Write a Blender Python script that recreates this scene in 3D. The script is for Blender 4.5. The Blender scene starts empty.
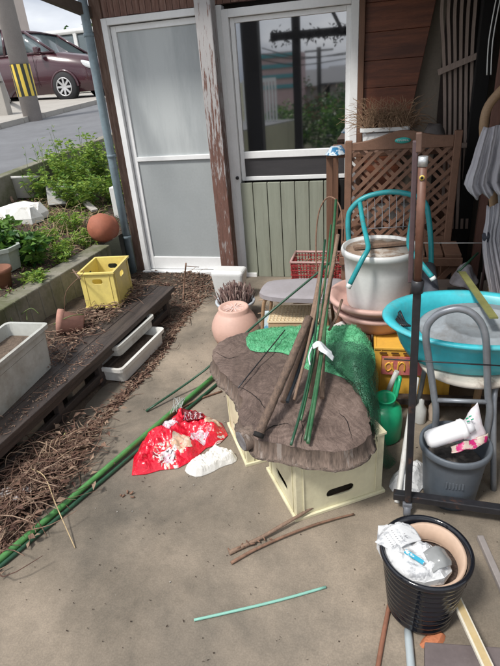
import bpy, bmesh, math, random
from mathutils import Vector, Matrix, noise
from mathutils.geometry import delaunay_2d_cdt
random.seed(7)
R = math.radians
S = bpy.context.scene
COL = S.collection

# ---------------------------------------------------------------- camera
F = 500.0; CH = 1.5
_p, _r, _a = R(27), R(4.7), R(16)
FW = Vector((-math.sin(_a)*math.cos(_p), math.cos(_a)*math.cos(_p), -math.sin(_p)))
RT = Vector((math.cos(_a), math.sin(_a), 0))
UP = RT.cross(FW)
CR = math.cos(_r)*RT - math.sin(_r)*UP
CD = -math.sin(_r)*RT - math.cos(_r)*UP
cam = bpy.data.cameras.new('camera'); cam.sensor_fit = 'VERTICAL'; cam.sensor_height = 24
cam.lens = 24*F/666.0; cam.clip_end = 800; cam.clip_start = .02
co = bpy.data.objects.new('camera', cam); COL.objects.link(co); S.camera = co
m = Matrix.Identity(4)
for i in range(3):
    m[i][0] = CR[i]; m[i][1] = -CD[i]; m[i][2] = -FW[i]
m[0][3], m[1][3], m[2][3] = 0, 0, CH
co.matrix_world = m

def ray(x, y): return F*FW + (x-250)*CR + (y-333)*CD
def g(x, y, z=0.0):                      # survey point at height z
    d = ray(x, y); t = (z-CH)/d.z
    return Vector((d.x*t, d.y*t, z))
def w(x, y, Y):                          # survey point at depth Y
    d = ray(x, y); t = Y/d.y
    return Vector((d.x*t, Y, CH+d.z*t))

# ---------------------------------------------------------------- materials
MATS = {}
def mat(name, col, rough=.6, var=.22, scale=9, bump=.15, col2=None, metal=0, mix2=.5, fine=60, alpha=None,
        stretch=None, bdist=.006, trans=0, spec=.5, thr=(.45, .65), coat=0):
    if name in MATS: return MATS[name]
    m = bpy.data.materials.new(name); m.use_nodes = True; nt = m.node_tree; N = nt.nodes; L = nt.links
    b = N['Principled BSDF']; b.inputs['Roughness'].default_value = rough; b.inputs['Metallic'].default_value = metal
    b.inputs['Specular IOR Level'].default_value = spec
    if coat: b.inputs['Coat Weight'].default_value = coat
    tc = N.new('ShaderNodeTexCoord'); mp = N.new('ShaderNodeMapping'); L.new(tc.outputs['Object'], mp.inputs[0])
    if stretch: mp.inputs['Scale'].default_value = stretch
    n1 = N.new('ShaderNodeTexNoise'); n1.inputs['Scale'].default_value = scale; n1.inputs['Detail'].default_value = 6
    n1.inputs['Roughness'].default_value = .65
    L.new(mp.outputs[0], n1.inputs[0])
    n2 = N.new('ShaderNodeTexNoise'); n2.inputs['Scale'].default_value = fine; n2.inputs['Detail'].default_value = 4
    L.new(mp.outputs[0], n2.inputs[0])
    cr = N.new('ShaderNodeValToRGB')
    c = col; d = [x*(1-var*1.6) for x in c]; e = [min(1, x*(1+var)) for x in c]
    cr.color_ramp.elements[0].position = .3; cr.color_ramp.elements[1].position = .72
    cr.color_ramp.elements[0].color = (*d, 1); cr.color_ramp.elements[1].color = (*e, 1)
    ad = N.new('ShaderNodeMath'); ad.operation = 'MULTIPLY_ADD'
    ad.inputs[1].default_value = .35; L.new(n2.outputs[0], ad.inputs[0])
    sb = N.new('ShaderNodeMath'); sb.operation = 'MULTIPLY'; sb.inputs[1].default_value = .65; L.new(n1.outputs[0], sb.inputs[0])
    L.new(sb.outputs[0], ad.inputs[2]); L.new(ad.outputs[0], cr.inputs[0])
    out = cr.outputs[0]
    if col2:
        n3 = N.new('ShaderNodeTexNoise'); n3.inputs['Scale'].default_value = scale*.6; n3.inputs['Detail'].default_value = 8
        n3.inputs['Roughness'].default_value = .7
        m3 = N.new('ShaderNodeMapping'); m3.inputs['Location'].default_value = (3.1, 7.7, 1.3); L.new(mp.outputs[0], m3.inputs[0])
        L.new(m3.outputs[0], n3.inputs[0])
        r3 = N.new('ShaderNodeValToRGB'); r3.color_ramp.elements[0].position = thr[0]; r3.color_ramp.elements[1].position = thr[1]
        L.new(n3.outputs[0], r3.inputs[0])
        mu = N.new('ShaderNodeMath'); mu.operation = 'MULTIPLY'; mu.inputs[1].default_value = mix2; L.new(r3.outputs[0], mu.inputs[0])
        mx = N.new('ShaderNodeMixRGB'); L.new(mu.outputs[0], mx.inputs[0]); L.new(out, mx.inputs[1]); mx.inputs[2].default_value = (*col2, 1)
        out = mx.outputs[0]
    L.new(out, b.inputs['Base Color'])
    if bump:
        bp = N.new('ShaderNodeBump'); bp.inputs['Strength'].default_value = bump; bp.inputs['Distance'].default_value = bdist
        L.new(ad.outputs[0], bp.inputs['Height']); L.new(bp.outputs[0], b.inputs['Normal'])
    if trans:
        b.inputs['Subsurface Weight'].default_value = 0
        tr = N.new('ShaderNodeBsdfTranslucent'); L.new(out, tr.inputs[0])
        ms = N.new('ShaderNodeMixShader'); ms.inputs[0].default_value = trans
        L.new(b.outputs[0], ms.inputs[1]); L.new(tr.outputs[0], ms.inputs[2]); L.new(ms.outputs[0], N['Material Output'].inputs[0])
    if alpha is not None:
        b.inputs['Alpha'].default_value = alpha
    MATS[name] = m
    return m

def nodes(m): return m.node_tree.nodes, m.node_tree.links, m.node_tree.nodes['Principled BSDF']

# ---------------------------------------------------------------- mesh helpers
def rm(rz=0, rx=0, ry=0): return Matrix.Rotation(rz, 3, 'Z') @ Matrix.Rotation(ry, 3, 'Y') @ Matrix.Rotation(rx, 3, 'X')

class MB:
    def __init__(s): s.v = []; s.f = []; s.smooth = []; s.mi = []
    def add(s, vs, fs, sm=False, mi=0):
        o = len(s.v); s.v += [tuple(v) for v in vs]; s.f += [tuple(o+i for i in f) for f in fs]
        s.smooth += [sm]*len(fs); s.mi += [mi]*len(fs); return s
    def box(s, c, size, rot=None, taper=1, mi=0):
        x, y, z = [q/2 for q in size]; c = Vector(c)
        vs = []
        for dz in (-1, 1):
            k = taper if dz < 0 else 1
            for dx, dy in ((-1, -1), (1, -1), (1, 1), (-1, 1)):
                p = Vector((dx*x*k, dy*y*k, dz*z))
                if rot: p = rot @ p
                vs.append(c+p)
        return s.add(vs, [(0, 3, 2, 1), (4, 5, 6, 7), (0, 1, 5, 4), (1, 2, 6, 5), (2, 3, 7, 6), (3, 0, 4, 7)], False, mi)
    def boxx(s, x0, x1, y0, y1, z0, z1, mi=0):
        return s.box(((x0+x1)/2, (y0+y1)/2, (z0+z1)/2), (x1-x0, y1-y0, z1-z0), mi=mi)
    def bar(s, a, b, wd, h, up=(0, 0, 1)):
        a = Vector(a); b = Vector(b); d = (b-a).normalized(); sd = d.cross(Vector(up)).normalized(); u = sd.cross(d)
        vs = []
        for p in (a, b):
            for i, j in ((-1, -1), (1, -1), (1, 1), (-1, 1)): vs.append(p+sd*i*wd/2+u*j*h/2)
        return s.add(vs, [(0, 1, 2, 3), (7, 6, 5, 4), (0, 4, 5, 1), (1, 5, 6, 2), (2, 6, 7, 3), (3, 7, 4, 0)])
    def tube(s, pts, r, n=8, cap=True, wob=0):
        pts = [Vector(p) for p in pts]; m_ = len(pts)
        rs = r if isinstance(r, (list, tuple)) else [r]*m_
        up = None; vs = []
        for i, p in enumerate(pts):
            t = (pts[min(i+1, m_-1)]-pts[max(i-1, 0)]).normalized()
            if up is None:
                up = Vector((0, 0, 1)) if abs(t.z) < .9 else Vector((1, 0, 0))
            sd = t.cross(up).normalized(); up = sd.cross(t).normalized()
            for k in range(n):
                a = 2*math.pi*k/n
                q = rs[i]*(1+(random.uniform(-wob, wob) if wob else 0))
                vs.append(p+sd*math.cos(a)*q+up*math.sin(a)*q)
        fs = [(i*n+k, i*n+(k+1) % n, (i+1)*n+(k+1) % n, (i+1)*n+k) for i in range(m_-1) for k in range(n)]
        s.add(vs, fs, True)
        if cap:
            o = len(s.v)-len(vs)
            s.f += [tuple(o+k for k in range(n-1, -1, -1)), tuple(o+(m_-1)*n+k for k in range(n))]
            s.smooth += [False]*2; s.mi += [0, 0]
        return s
    def lathe(s, prof, c=(0, 0, 0), n=40, sx=1, sy=1, rot=None, closed=False, ripple=0, mi=0):
        c = Vector(c); vs = []
        for r, z in prof:
            for k in range(n):
                a = 2*math.pi*k/n; q = r*(1+ripple*math.sin(a*5+z*9))
                p = Vector((q*math.cos(a)*sx, q*math.sin(a)*sy, z))
                if rot: p = rot @ p
                vs.append(c+p)
        m_ = len(prof)
        fs = [(i*n+k, i*n+(k+1) % n, (i+1)*n+(k+1) % n, (i+1)*n+k) for i in range(m_-1) for k in range(n)]
        return s.add(vs, fs, True, mi)
    def disc(s, c, r, n=32, sx=1, sy=1, mi=0, jit=0, dome=0, rings=5):
        c = Vector(c); vs = [c+Vector((0, 0, dome))]; fs = []
        for j in range(1, rings+1):
            for k in range(n):
                a = 2*math.pi*k/n; q = r*j/rings
                vs.append(c+Vector((q*math.cos(a)*sx, q*math.sin(a)*sy, dome*(1-(j/rings)**2)+(random.uniform(-jit, jit) if j < rings else 0))))
        for k in range(n): fs.append((0, 1+k, 1+(k+1) % n))
        for j in range(rings-1):
            for k in range(n):
                a = 1+j*n; b = a+n; fs.append((a+k, b+k, b+(k+1) % n, a+(k+1) % n))
        return s.add(vs, fs, True, mi)
    def leaf(s, p, d, ln, wd, up=None, fold=.2):
        p = Vector(p); d = Vector(d).normalized(); up = up or Vector((random.uniform(-1, 1), random.uniform(-1, 1), random.uniform(.2, 1)))
        sd = d.cross(up)
        if sd.length < 1e-4: sd = Vector((1, 0, 0))
        sd.normalize(); nn = sd.cross(d)
        return s.add([p, p+d*ln*.45+sd*wd/2+nn*wd*fold, p+d*ln-nn*wd*fold*1.5, p+d*ln*.45-sd*wd/2+nn*wd*fold], [(0, 1, 2), (0, 2, 3)], False)
    def build(s, name, material, parent=None, bev=0, loc=None, seg=2, sub=0):
        me = bpy.data.meshes.new(name); me.from_pydata(s.v, [], s.f)
        for i, p in enumerate(me.polygons): p.use_smooth = s.smooth[i]; p.material_index = s.mi[i]
        ms = material if isinstance(material, (list, tuple)) else [material]
        for q in ms: me.materials.append(q)
        bm = bmesh.new(); bm.from_mesh(me); bmesh.ops.recalc_face_normals(bm, faces=bm.faces); bm.to_mesh(me); bm.free()
        o = bpy.data.objects.new(name, me); COL.objects.link(o)
        if parent:
            o.parent = parent
            par = parent; M = Matrix.Identity(4)
            chain = []
            while par: chain.append(par); par = par.parent
            for q in reversed(chain): M = M @ q.matrix_basis
            me.transform(M.inverted())
        if bev:
            b = o.modifiers.new('bevel', 'BEVEL'); b.width = bev; b.segments = seg; b.limit_method = 'ANGLE'; b.angle_limit = R(40)
            b.harden_normals = False
        if sub:
            q = o.modifiers.new('sub', 'SUBSURF'); q.levels = sub; q.render_levels = sub
        return o

def tag(o, label=None, cat=None, group=None, kind=None):
    if label: o['label'] = label
    if cat: o['category'] = cat
    if group: o['group'] = group
    if kind: o['kind'] = kind
    return o
def thing(name, loc, label, cat, group=None, rz=0):
    o = bpy.data.objects.new(name, None); COL.objects.link(o); o.location = loc; o.rotation_euler = (0, 0, rz)
    o.empty_display_size = .1
    return tag(o, label, cat, group)
def copy_tree(o, parent=None):
    c = o.copy(); COL.objects.link(c)
    c.parent = parent
    for ch in list(o.children): copy_tree(ch, c)
    return c
def inpoly(x, y, P):
    r = False; j = len(P)-1
    for i in range(len(P)):
        if (P[i][1] > y) != (P[j][1] > y) and x < (P[j][0]-P[i][0])*(y-P[i][1])/(P[j][1]-P[i][1])+P[i][0]: r = not r
        j = i
    return r
def smoothpoly(P, it=2):
    P = [tuple(q[:2]) for q in P]
    for _ in range(it):
        Q = []
        for i in range(len(P)):
            a, b = P[i], P[(i+1) % len(P)]
            Q += [(a[0]*.75+b[0]*.25, a[1]*.75+b[1]*.25), (a[0]*.25+b[0]*.75, a[1]*.25+b[1]*.75)]
        P = Q
    return P
def edist(x, y, P):
    best = 9
    for i in range(len(P)):
        ax, ay = P[i]; bx, by = P[(i+1) % len(P)]
        dx, dy = bx-ax, by-ay; L2 = dx*dx+dy*dy or 1e-9
        t = max(0, min(1, ((x-ax)*dx+(y-ay)*dy)/L2)); d = math.hypot(x-ax-t*dx, y-ay-t*dy)
        best = min(best, d)
    return best
def sheet(mb, P, step, top, bottom=None, sm=True, mi=0):
    """closed body over outline P: top(x,y,d) with d the distance to the rim; bottom the same"""
    xs = [q[0] for q in P]; ys = [q[1] for q in P]
    V = [Vector(q) for q in P]; E = [(i, (i+1) % len(P)) for i in range(len(P))]
    x = min(xs)
    while x < max(xs):
        y = min(ys)
        while y < max(ys):
            px, py = x+random.uniform(-.3, .3)*step, y+random.uniform(-.3, .3)*step
            if inpoly(px, py, P) and edist(px, py, P) > step*.45: V.append(Vector((px, py)))
            y += step
        x += step
    vo, eo, fo, *_ = delaunay_2d_cdt(V, E, [], 1, 1e-6)
    D = [edist(v.x, v.y, P) if i >= 0 else 0 for i, v in enumerate(vo)]
    D = [0 if d < 1e-5 else d for d in D]
    T = [(v.x, v.y, top(v.x, v.y, D[i])) for i, v in enumerate(vo)]
    mb.add(T, fo, sm, mi)
    if bottom:
        B = [(v.x, v.y, bottom(v.x, v.y, D[i])) for i, v in enumerate(vo)]
        mb.add(B, [tuple(reversed(f)) for f in fo], sm, mi)
        cnt = {}
        for f in fo:
            for i in range(len(f)):
                a, b = f[i], f[(i+1) % len(f)]; cnt[(a, b)] = 1
        for (a, b) in list(cnt):
            if (b, a) not in cnt: mb.add([T[a], T[b], B[b], B[a]], [(0, 1, 2, 3)], sm, mi)
    return mb
def fbm(x, y, z=0, s=1): return noise.fractal(Vector((x*s, y*s, z)), 1.0, 2.0, 4)
def loft(mb, rows, sub=3, jit=0, sm=True, seed=0):
    """smooth grid through rows of points"""
    def cr(a, b, c, d, t):
        return .5*((2*b)+(-a+c)*t+(2*a-5*b+4*c-d)*t*t+(-a+3*b-3*c+d)*t*t*t)
    def dense(P):
        out = []
        n = len(P)
        for i in range(n-1):
            a, b, c, d = P[max(i-1, 0)], P[i], P[i+1], P[min(i+2, n-1)]
            for k in range(sub): out.append(cr(a, b, c, d, k/sub))
        out.append(P[-1]); return out
    rr = [dense([Vector(p) for p in r]) for r in rows]
    cols = [dense([rr[i][j] for i in range(len(rr))]) for j in range(len(rr[0]))]
    nj = len(cols); ni = len(cols[0]); vs = []
    for j in range(nj):
        for i in range(ni):
            p = cols[j][i]
            if jit:
                p = p+Vector((noise.noise(p*25+Vector((seed, 0, 0))), noise.noise(p*25+Vector((9, seed, 0))), noise.noise(p*25+Vector((0, 5, seed)))))*jit
            vs.append(p)
    fs = [(j*ni+i, j*ni+i+1, (j+1)*ni+i+1, (j+1)*ni+i) for j in range(nj-1) for i in range(ni-1)]
    mb.add(vs, fs, sm); return mb
def curve(P, sub=6):
    P = [Vector(p) for p in P]; out = []; n = len(P)
    for i in range(n-1):
        a, b, c, d = P[max(i-1, 0)], P[i], P[i+1], P[min(i+2, n-1)]
        for k in range(sub):
            t = k/sub
            out.append(.5*((2*b)+(-a+c)*t+(2*a-5*b+4*c-d)*t*t+(-a+3*b-3*c+d)*t*t*t))
    out.append(P[-1]); return out
def solid(o, t, off=0):
    q = o.modifiers.new('solid', 'SOLIDIFY'); q.thickness = t; q.offset = off; return o
def plate(w_, h_, holes, t):
    """panel in local XZ plane (x 0..w, z 0..h) with rounded-slot holes [(cx,cz,hw,hh)]; returns verts, faces"""
    V = []; E = []
    def loop(P):
        o = len(V); V.extend(Vector(p) for p in P); E.extend((o+i, o+(i+1) % len(P)) for i in range(len(P)))
    loop([(0, 0), (w_, 0), (w_, h_), (0, h_)])
    HL = []
    for cx, cz, hw, hh in holes:
        P = []
        rr = min(hw, hh)
        for qx, qz, a0 in ((1, 1, 0), (-1, 1, 90), (-1, -1, 180), (1, -1, 270)):
            for k in range(6):
                a = R(a0+k*18)
                P.append((cx+qx*(hw-rr)+rr*math.cos(a), cz+qz*(hh-rr)+rr*math.sin(a)))
        loop(P); HL.append(P)
    vo, eo, fo, *_ = delaunay_2d_cdt(V, E, [], 1, 1e-7)
    keep = []
    for f in fo:
        cx = sum(vo[i].x for i in f)/len(f); cz = sum(vo[i].y for i in f)/len(f)
        if not any(inpoly(cx, cz, P) for P in HL): keep.append(f)
    n = len(vo)
    vs = [(v.x, 0, v.y) for v in vo]+[(v.x, t, v.y) for v in vo]
    fs = list(keep)+[tuple(n+i for i in reversed(f)) for f in keep]
    ed = {}
    for f in keep:
        for i in range(len(f)): ed[(f[i], f[(i+1) % len(f)])] = 1
    for (a, b) in ed:
        if (b, a) not in ed: fs.append((a, b, n+b, n+a))
    return vs, fs
# ---------------------------------------------------------------- common materials
concrete = mat('concrete_floor', (.285, .243, .193), .88, .12, 1.5, .45, col2=(.125, .108, .085), mix2=.8, fine=45, thr=(.46, .64), bdist=.006)
N_, L_, B_ = nodes(concrete)
# mottled wet stains and specks of the old slab
tc = N_.new('ShaderNodeTexCoord'); nz = N_.new('ShaderNodeTexNoise'); nz.inputs['Scale'].default_value = 190; nz.inputs['Detail'].default_value = 2
L_.new(tc.outputs['Object'], nz.inputs[0]); rp = N_.new('ShaderNodeValToRGB'); rp.color_ramp.elements[0].position = .36; rp.color_ramp.elements[1].position = .68
rp.color_ramp.elements[0].color = (.86, .855, .85, 1); rp.color_ramp.elements[1].color = (1.07, 1.06, 1.05, 1)
L_.new(nz.outputs[0], rp.inputs[0]); nb = N_.new('ShaderNodeTexNoise'); nb.inputs['Scale'].default_value = 1.1; nb.inputs['Detail'].default_value = 7; nb.inputs['Roughness'].default_value = .62; nb.inputs['Distortion'].default_value = .6
L_.new(tc.outputs['Object'], nb.inputs[0]); rb = N_.new('ShaderNodeValToRGB'); rb.color_ramp.elements[0].position = .36; rb.color_ramp.elements[1].position = .60
rb.color_ramp.elements[0].color = (.50, .51, .52, 1); rb.color_ramp.elements[1].color = (1.12, 1.09, 1.06, 1); L_.new(nb.outputs[0], rb.inputs[0])
mb_ = N_.new('ShaderNodeMixRGB'); mb_.blend_type = 'MULTIPLY'; mb_.inputs[0].default_value = 1; L_.new(B_.inputs['Base Color'].links[0].from_socket, mb_.inputs[1]); L_.new(rb.outputs[0], mb_.inputs[2]); L_.new(mb_.outputs[0], B_.inputs['Base Color'])
mx = N_.new('ShaderNodeMixRGB'); mx.blend_type = 'MULTIPLY'; mx.inputs[0].default_value = 1
src = B_.inputs['Base Color'].links[0].from_socket; L_.new(src, mx.inputs[1]); L_.new(rp.outputs[0], mx.inputs[2]); L_.new(mx.outputs[0], B_.inputs['Base Color'])
asphalt = mat('asphalt', (.15, .155, .165), .9, .15, 3, .3, fine=120, col2=(.1, .1, .11), mix2=.4)
lot = mat('lot_concrete', (.36, .34, .31), .9, .12, 2, .2, fine=60)
soil = mat('soil', (.07, .05, .035), .95, .4, 14, .8, fine=90, bdist=.02)
litterm = [mat('litter_a', (.16, .088, .06), .85, .3, 30, 0), mat('litter_b', (.22, .135, .095), .85, .3, 30, 0), mat('litter_c', (.09, .045, .032), .85, .3, 30, 0), mat('litter_d', (.30, .21, .15), .85, .2, 30, 0)]
wallc = mat('mossy_concrete', (.23, .215, .175), .9, .2, 4, .4, col2=(.075, .085, .03), mix2=.8, fine=50, thr=(.42, .6))
white_al = mat('white_aluminium', (.83, .84, .84), .35, .05, 6, .02, col2=(.45, .45, .44), mix2=.3, thr=(.55, .8))
darkwood = mat('dark_wet_wood', (.045, .035, .032), .6, .35, 5, .5, stretch=(8, .6, 8), col2=(.10, .075, .06), mix2=.6)
brownwood = mat('brown_wood', (.17, .085, .05), .6, .25, 5, .3, stretch=(12, 12, .8), col2=(.09, .045, .03), mix2=.5)
redwood = mat('red_brown_panel', (.19, .06, .028), .5, .35, 4, .15, stretch=(.8, 1, 9), col2=(.07, .022, .013), mix2=.8)
trelliswood = mat('trellis_wood', (.22, .12, .078), .6, .2, 6, .2, stretch=(3, 3, 3), col2=(.16, .085, .055), mix2=.5)
blackmat = mat('black_gap', (.01, .009, .009), .9, .1, 5, 0)
cream = mat('cream_plastic', (.74, .70, .49), .48, .07, 6, .08, col2=(.36, .30, .19), mix2=.55, thr=(.5, .72))
yellowp = mat('yellow_plastic', (.80, .66, .20), .45, .07, 7, .08, col2=(.42, .33, .14), mix2=.5, thr=(.5, .72))
turq = mat('turquoise_plastic', (.05, .48, .56), .38, .12, 7, .12, col2=(.17, .27, .26), mix2=.6, thr=(.5, .68))
turqmetal = mat('turquoise_paint', (.025, .30, .33), .4, .15, 12, .1, col2=(.12, .08, .04), mix2=.5, thr=(.58, .68))
greymetal = mat('grey_metal', (.27, .29, .32), .38, .12, 14, .08, metal=.35, col2=(.14, .12, .11), mix2=.5, thr=(.55, .7))
blackmetal = mat('black_metal', (.02, .02, .024), .4, .25, 20, .1, col2=(.12, .05, .025), mix2=.6, thr=(.58, .68))
rustbrown = mat('brown_metal', (.16, .075, .05), .5, .15, 20, .1, col2=(.09, .035, .02), mix2=.6)
terra = mat('terracotta', (.36, .12, .07), .75, .15, 8, .2, col2=(.25, .1, .06), mix2=.4)
pinkpl = mat('faded_pink_plastic', (.58, .37, .32), .6, .08, 5, .06, col2=(.42, .27, .23), mix2=.5)
salmon = mat('salmon_plastic', (.62, .40, .33), .55, .07, 5, .05, col2=(.5, .33, .28), mix2=.4)
whitepl = mat('white_plastic', (.70, .71, .70), .42, .06, 5, .06, col2=(.38, .36, .32), mix2=.45, thr=(.5, .76))
greypl = mat('grey_blue_plastic', (.085, .105, .13), .5, .12, 7, .05, col2=(.15, .155, .16), mix2=.3)
blackgl = mat('black_glazed', (.008, .009, .013), .12, .1, 8, .03, spec=.6)
greenst = mat('green_stake_plastic', (.03, .115, .05), .4, .25, 18, .2, col2=(.10, .17, .09), mix2=.5)
darkgreen = mat('dark_green_stake', (.02, .075, .04), .4, .2, 18, .15)
bamboo = mat('old_wood_stick', (.25, .165, .115), .8, .25, 6, .6, stretch=(30, 4, 30), fine=40, col2=(.13, .09, .07), mix2=.6, bdist=.003)
twigm = mat('twig', (.21, .12, .08), .85, .3, 30, .1)
strawm = mat('straw', (.50, .38, .22), .8, .25, 40, 0)
drym = mat('dry_stems', (.36, .25, .17), .8, .3, 40, 0)
leafa = mat('leaf_bright', (.29, .42, .07), .5, .25, 30, 0, trans=.35)
leafb = mat('leaf_mid', (.13, .26, .045), .5, .25, 30, 0, trans=.3)
leafc = mat('leaf_dark', (.03, .10, .02), .5, .25, 30, 0, trans=.25)
stemg = mat('stem_green', (.12, .17, .05), .6, .2, 30, 0)
paper = mat('newsprint', (.60, .61, .62), .85, .06, 40, .25, col2=(.26, .27, .29), mix2=.7, thr=(.54, .60), fine=260, stretch=(1, 2.5, 1))

# ---------------------------------------------------------------- the ground
def road_z(x, y):
    z = .84+.055*(y-3.96)-.02*(x+3.3)
    if y > 12: z = .84+.055*8.04-.02*(x+3.3)
    return max(z, -1.6) if x > -12 else max(.84+.055*(min(y, 12)-3.96)+.174, -1.6)
def grid(name, material, xs, ys, zf, lab=None, kind='structure', sm=True):
    mb = MB(); vs = [(x, y, zf(x, y)) for x in xs for y in ys]; ny = len(ys)
    mb.add(vs, [(i*ny+j, (i+1)*ny+j, (i+1)*ny+j+1, i*ny+j+1) for i in range(len(xs)-1) for j in range(ny-1)], sm)
    o = mb.build(name, material); o['kind'] = kind; return o
def fr(a, b, n): return [a+(b-a)*i/n for i in range(n+1)]
grid('yard_concrete', concrete, fr(-2.0, 3.2, 60), fr(-3.0, 3.99, 80), lambda x, y: .0025*fbm(x, y, 0, 1.5))
# far terrain all round, falling away behind the yard
def terr(x, y):
    if x < -3.36: return road_z(x, y)-.02
    t = max(0, min(1, (-y-3)/5)); return -.06-t*1.7
grid('terrain', mat('terrain_earth', (.13, .13, .08), .95, .3, .5, .3), [-400, -120, -40, -20, -12, -8, -5, -3.37, -3.35, -2, 0, 3, 8, 20, 60, 400], [-400, -120, -50, -25, -12, -8, -6, -4.5, -3.5, -3, 0, 4, 6, 8, 10, 12, 20, 50, 120, 400], terr)
grid('road', asphalt, fr(-5.8, -3.42, 8), fr(-14, 40, 100), road_z)
grid('parking_lot', lot, fr(-30, -5.98, 20), fr(4.5, 22, 30), lambda x, y: road_z(x, y)+.012)
grid('cross_road', asphalt, [-30, -10, 0, 10, 30], [-34, -30, -26, -22], lambda x, y: -1.70)
mb = MB()
for i in range(46):
    y0 = -6+i*.6; 
    if y0 > 22: break
    z = road_z(-5.9, y0+.3); mb.box((-5.89, y0+.3, z+.0), (.16, .59, .16), rm(0, math.atan(.055) if y0 < 12 else 0))
mb.build('far_kerb', lot)['kind'] = 'structure'
# raised soil bed between the two walls, and the soil under the bench
def bed_z(x, y):
    t = max(0, min(1, (-2.2-x)/1.15)); return .40+.24*t+.03*fbm(x, y, 3, 3)
grid('soil_bed', soil, fr(-3.38, -2.16, 26), fr(.3, 5.2, 90), bed_z)
def strip_z(x, y):
    e = -1.36+.03*fbm(x, y, 5, 2)
    t = max(0, min(1, (e-x)/.16)); return -.012+.035*t+.012*fbm(x, y, 1, 9)*t
grid('soil_strip', soil, fr(-2.14, -1.26, 30), fr(.3, 3.9, 110), lambda x, y: strip_z(x, y) if not (y < 2.15 and x > -1.5) else strip_z(x, y)-.02)
def rear_z(x, y): return .10+.10*max(0, min(1, (-1.78-x)/.12))+.03*fbm(x, y, 2, 5)
grid('soil_heap', soil, fr(-2.14, -1.84, 8), fr(.3, 3.3, 60), rear_z)

# ---------------------------------------------------------------- walls on the left
t = thing('retaining_wall', (-2.1, 2.0, 0), 'mossy grey concrete retaining wall beside the dark bench, holding up the weedy bed', 'wall')
mb = MB(); P = curve([(-2.13, -.2, 0), (-2.12, 1.2, 0), (-2.09, 2.2, 0), (-2.045, 3.40, 0)], 12)
for a, b in zip(P[:-1], P[1:]): mb.bar(a+Vector((-.08, 0, .2)), b+Vector((-.08, 0, .2)), .15, .44)
mb.build('wall', wallc, t, bev=.008)
t = thing('road_edge_wall', (-3.38, 3.0, 0), 'low grey concrete wall along the near edge of the road above the weeds', 'wall')
mb = MB()
for i in range(18):
    y0 = -1+i*.75
    z = road_z(-3.38, y0+.37)
    mb.box((-3.38, y0+.37, z-.22), (.12, .742, .5), rm(0, math.atan(.055)))
mb.build('kerb_block', wallc, t, bev=.01)

# ---------------------------------------------------------------- the house
HY = 3.93
house = thing('house', (-.6, HY, 0), 'old wooden house with white aluminium doors, brown boards and a peeling post', 'house')
def bx(name, x0, x1, y0, y1, z0, z1, m_, par=house, bev=.003): return MB().boxx(x0, x1, y0, y1, z0, z1).build(name, m_, par, bev=bev)
bx('back_wall', -2.1, 3.2, HY+.09, HY+.2, 0, 2.75, mat('inner_wall', (.05, .04, .035), .8, .2, 4, .1))
bx('corner_board', -2.135, -2.045, HY-.02, HY+.12, -.05, 2.2, mat('weathered_brown', (.16, .095, .07), .8, .3, 8, .4, stretch=(9, 9, 1.2), col2=(.3, .22, .18), mix2=.5))
# weathered upright shingle boards over the door
shing = mat('weathered_shingle', (.20, .105, .08), .8, .3, 9, .4, stretch=(10, 10, 1.2), col2=(.33, .22, .18), mix2=.55)
mb = MB(); x = -2.09
while x < -.22:
    wd = random.uniform(.045, .06); mb.boxx(x, x+wd-.004, HY-.005, HY+.05+random.uniform(0, .008), 1.962+random.uniform(0, .004), 2.5); x += wd
mb.build('board_strip', shing, house)
bx('header_beam', -.25, 2.2, HY-.03, HY+.06, 1.96, 2.5, brownwood)

def frame(mb, x0, x1, z0, z1, y0, y1, th, tb=None):
    tb = tb or th
    mb.boxx(x0, x0+th, y0, y1, z0, z1); mb.boxx(x1-th, x1, y0, y1, z0, z1)
    mb.boxx(x0+th, x1-th, y0, y1, z1-th, z1); mb.boxx(x0+th, x1-th, y0, y1, z0, z0+tb)
frost = mat('frosted_glass', (.40, .43, .44), .3, .07, 1.6, .02, col2=(.56, .59, .59), mix2=.6, spec=.5, stretch=(3.2, 1, .45), thr=(.42, .6))  # pale upright bands put curtain shading into the colour
frostlow = mat('frosted_glass_lower', (.36, .385, .39), .35, .08, 2.5, .02, col2=(.33, .36, .37), mix2=.5, spec=.4)
# left door
mb = MB(); frame(mb, -2.045, -1.20, -.02, 1.955, HY-.05, HY+.06, .045, .05); 
d1 = mb.build('frosted_door', white_al, house, bev=.003)
mb = MB(); frame(mb, -1.995, -1.215, .035, 1.905, HY-.015, HY+.02, .04, .11)
mb.boxx(-1.955, -1.255, HY-.018, HY+.022, .955, .99)
mb.build('sash', white_al, d1, bev=.003)
bx('glass_pane', -1.956, -1.256, HY-.002, HY+.004, .99, 1.866, frost, d1, 0)
bx('lower_pane', -1.956, -1.256, HY-.002, HY+.004, .145, .956, frostlow, d1, 0)
MB().boxx(-1.956, -1.256, HY+.01, HY+.02, .14, 1.87).build('door_backing', mat('curtain_grey', (.3, .33, .35), .9, .1, 3, 0), d1)
MB().boxx(-2.05, -1.0, HY-.085, HY-.052, -.03, .035).build('door_sill', white_al, d1, bev=.004)
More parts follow.
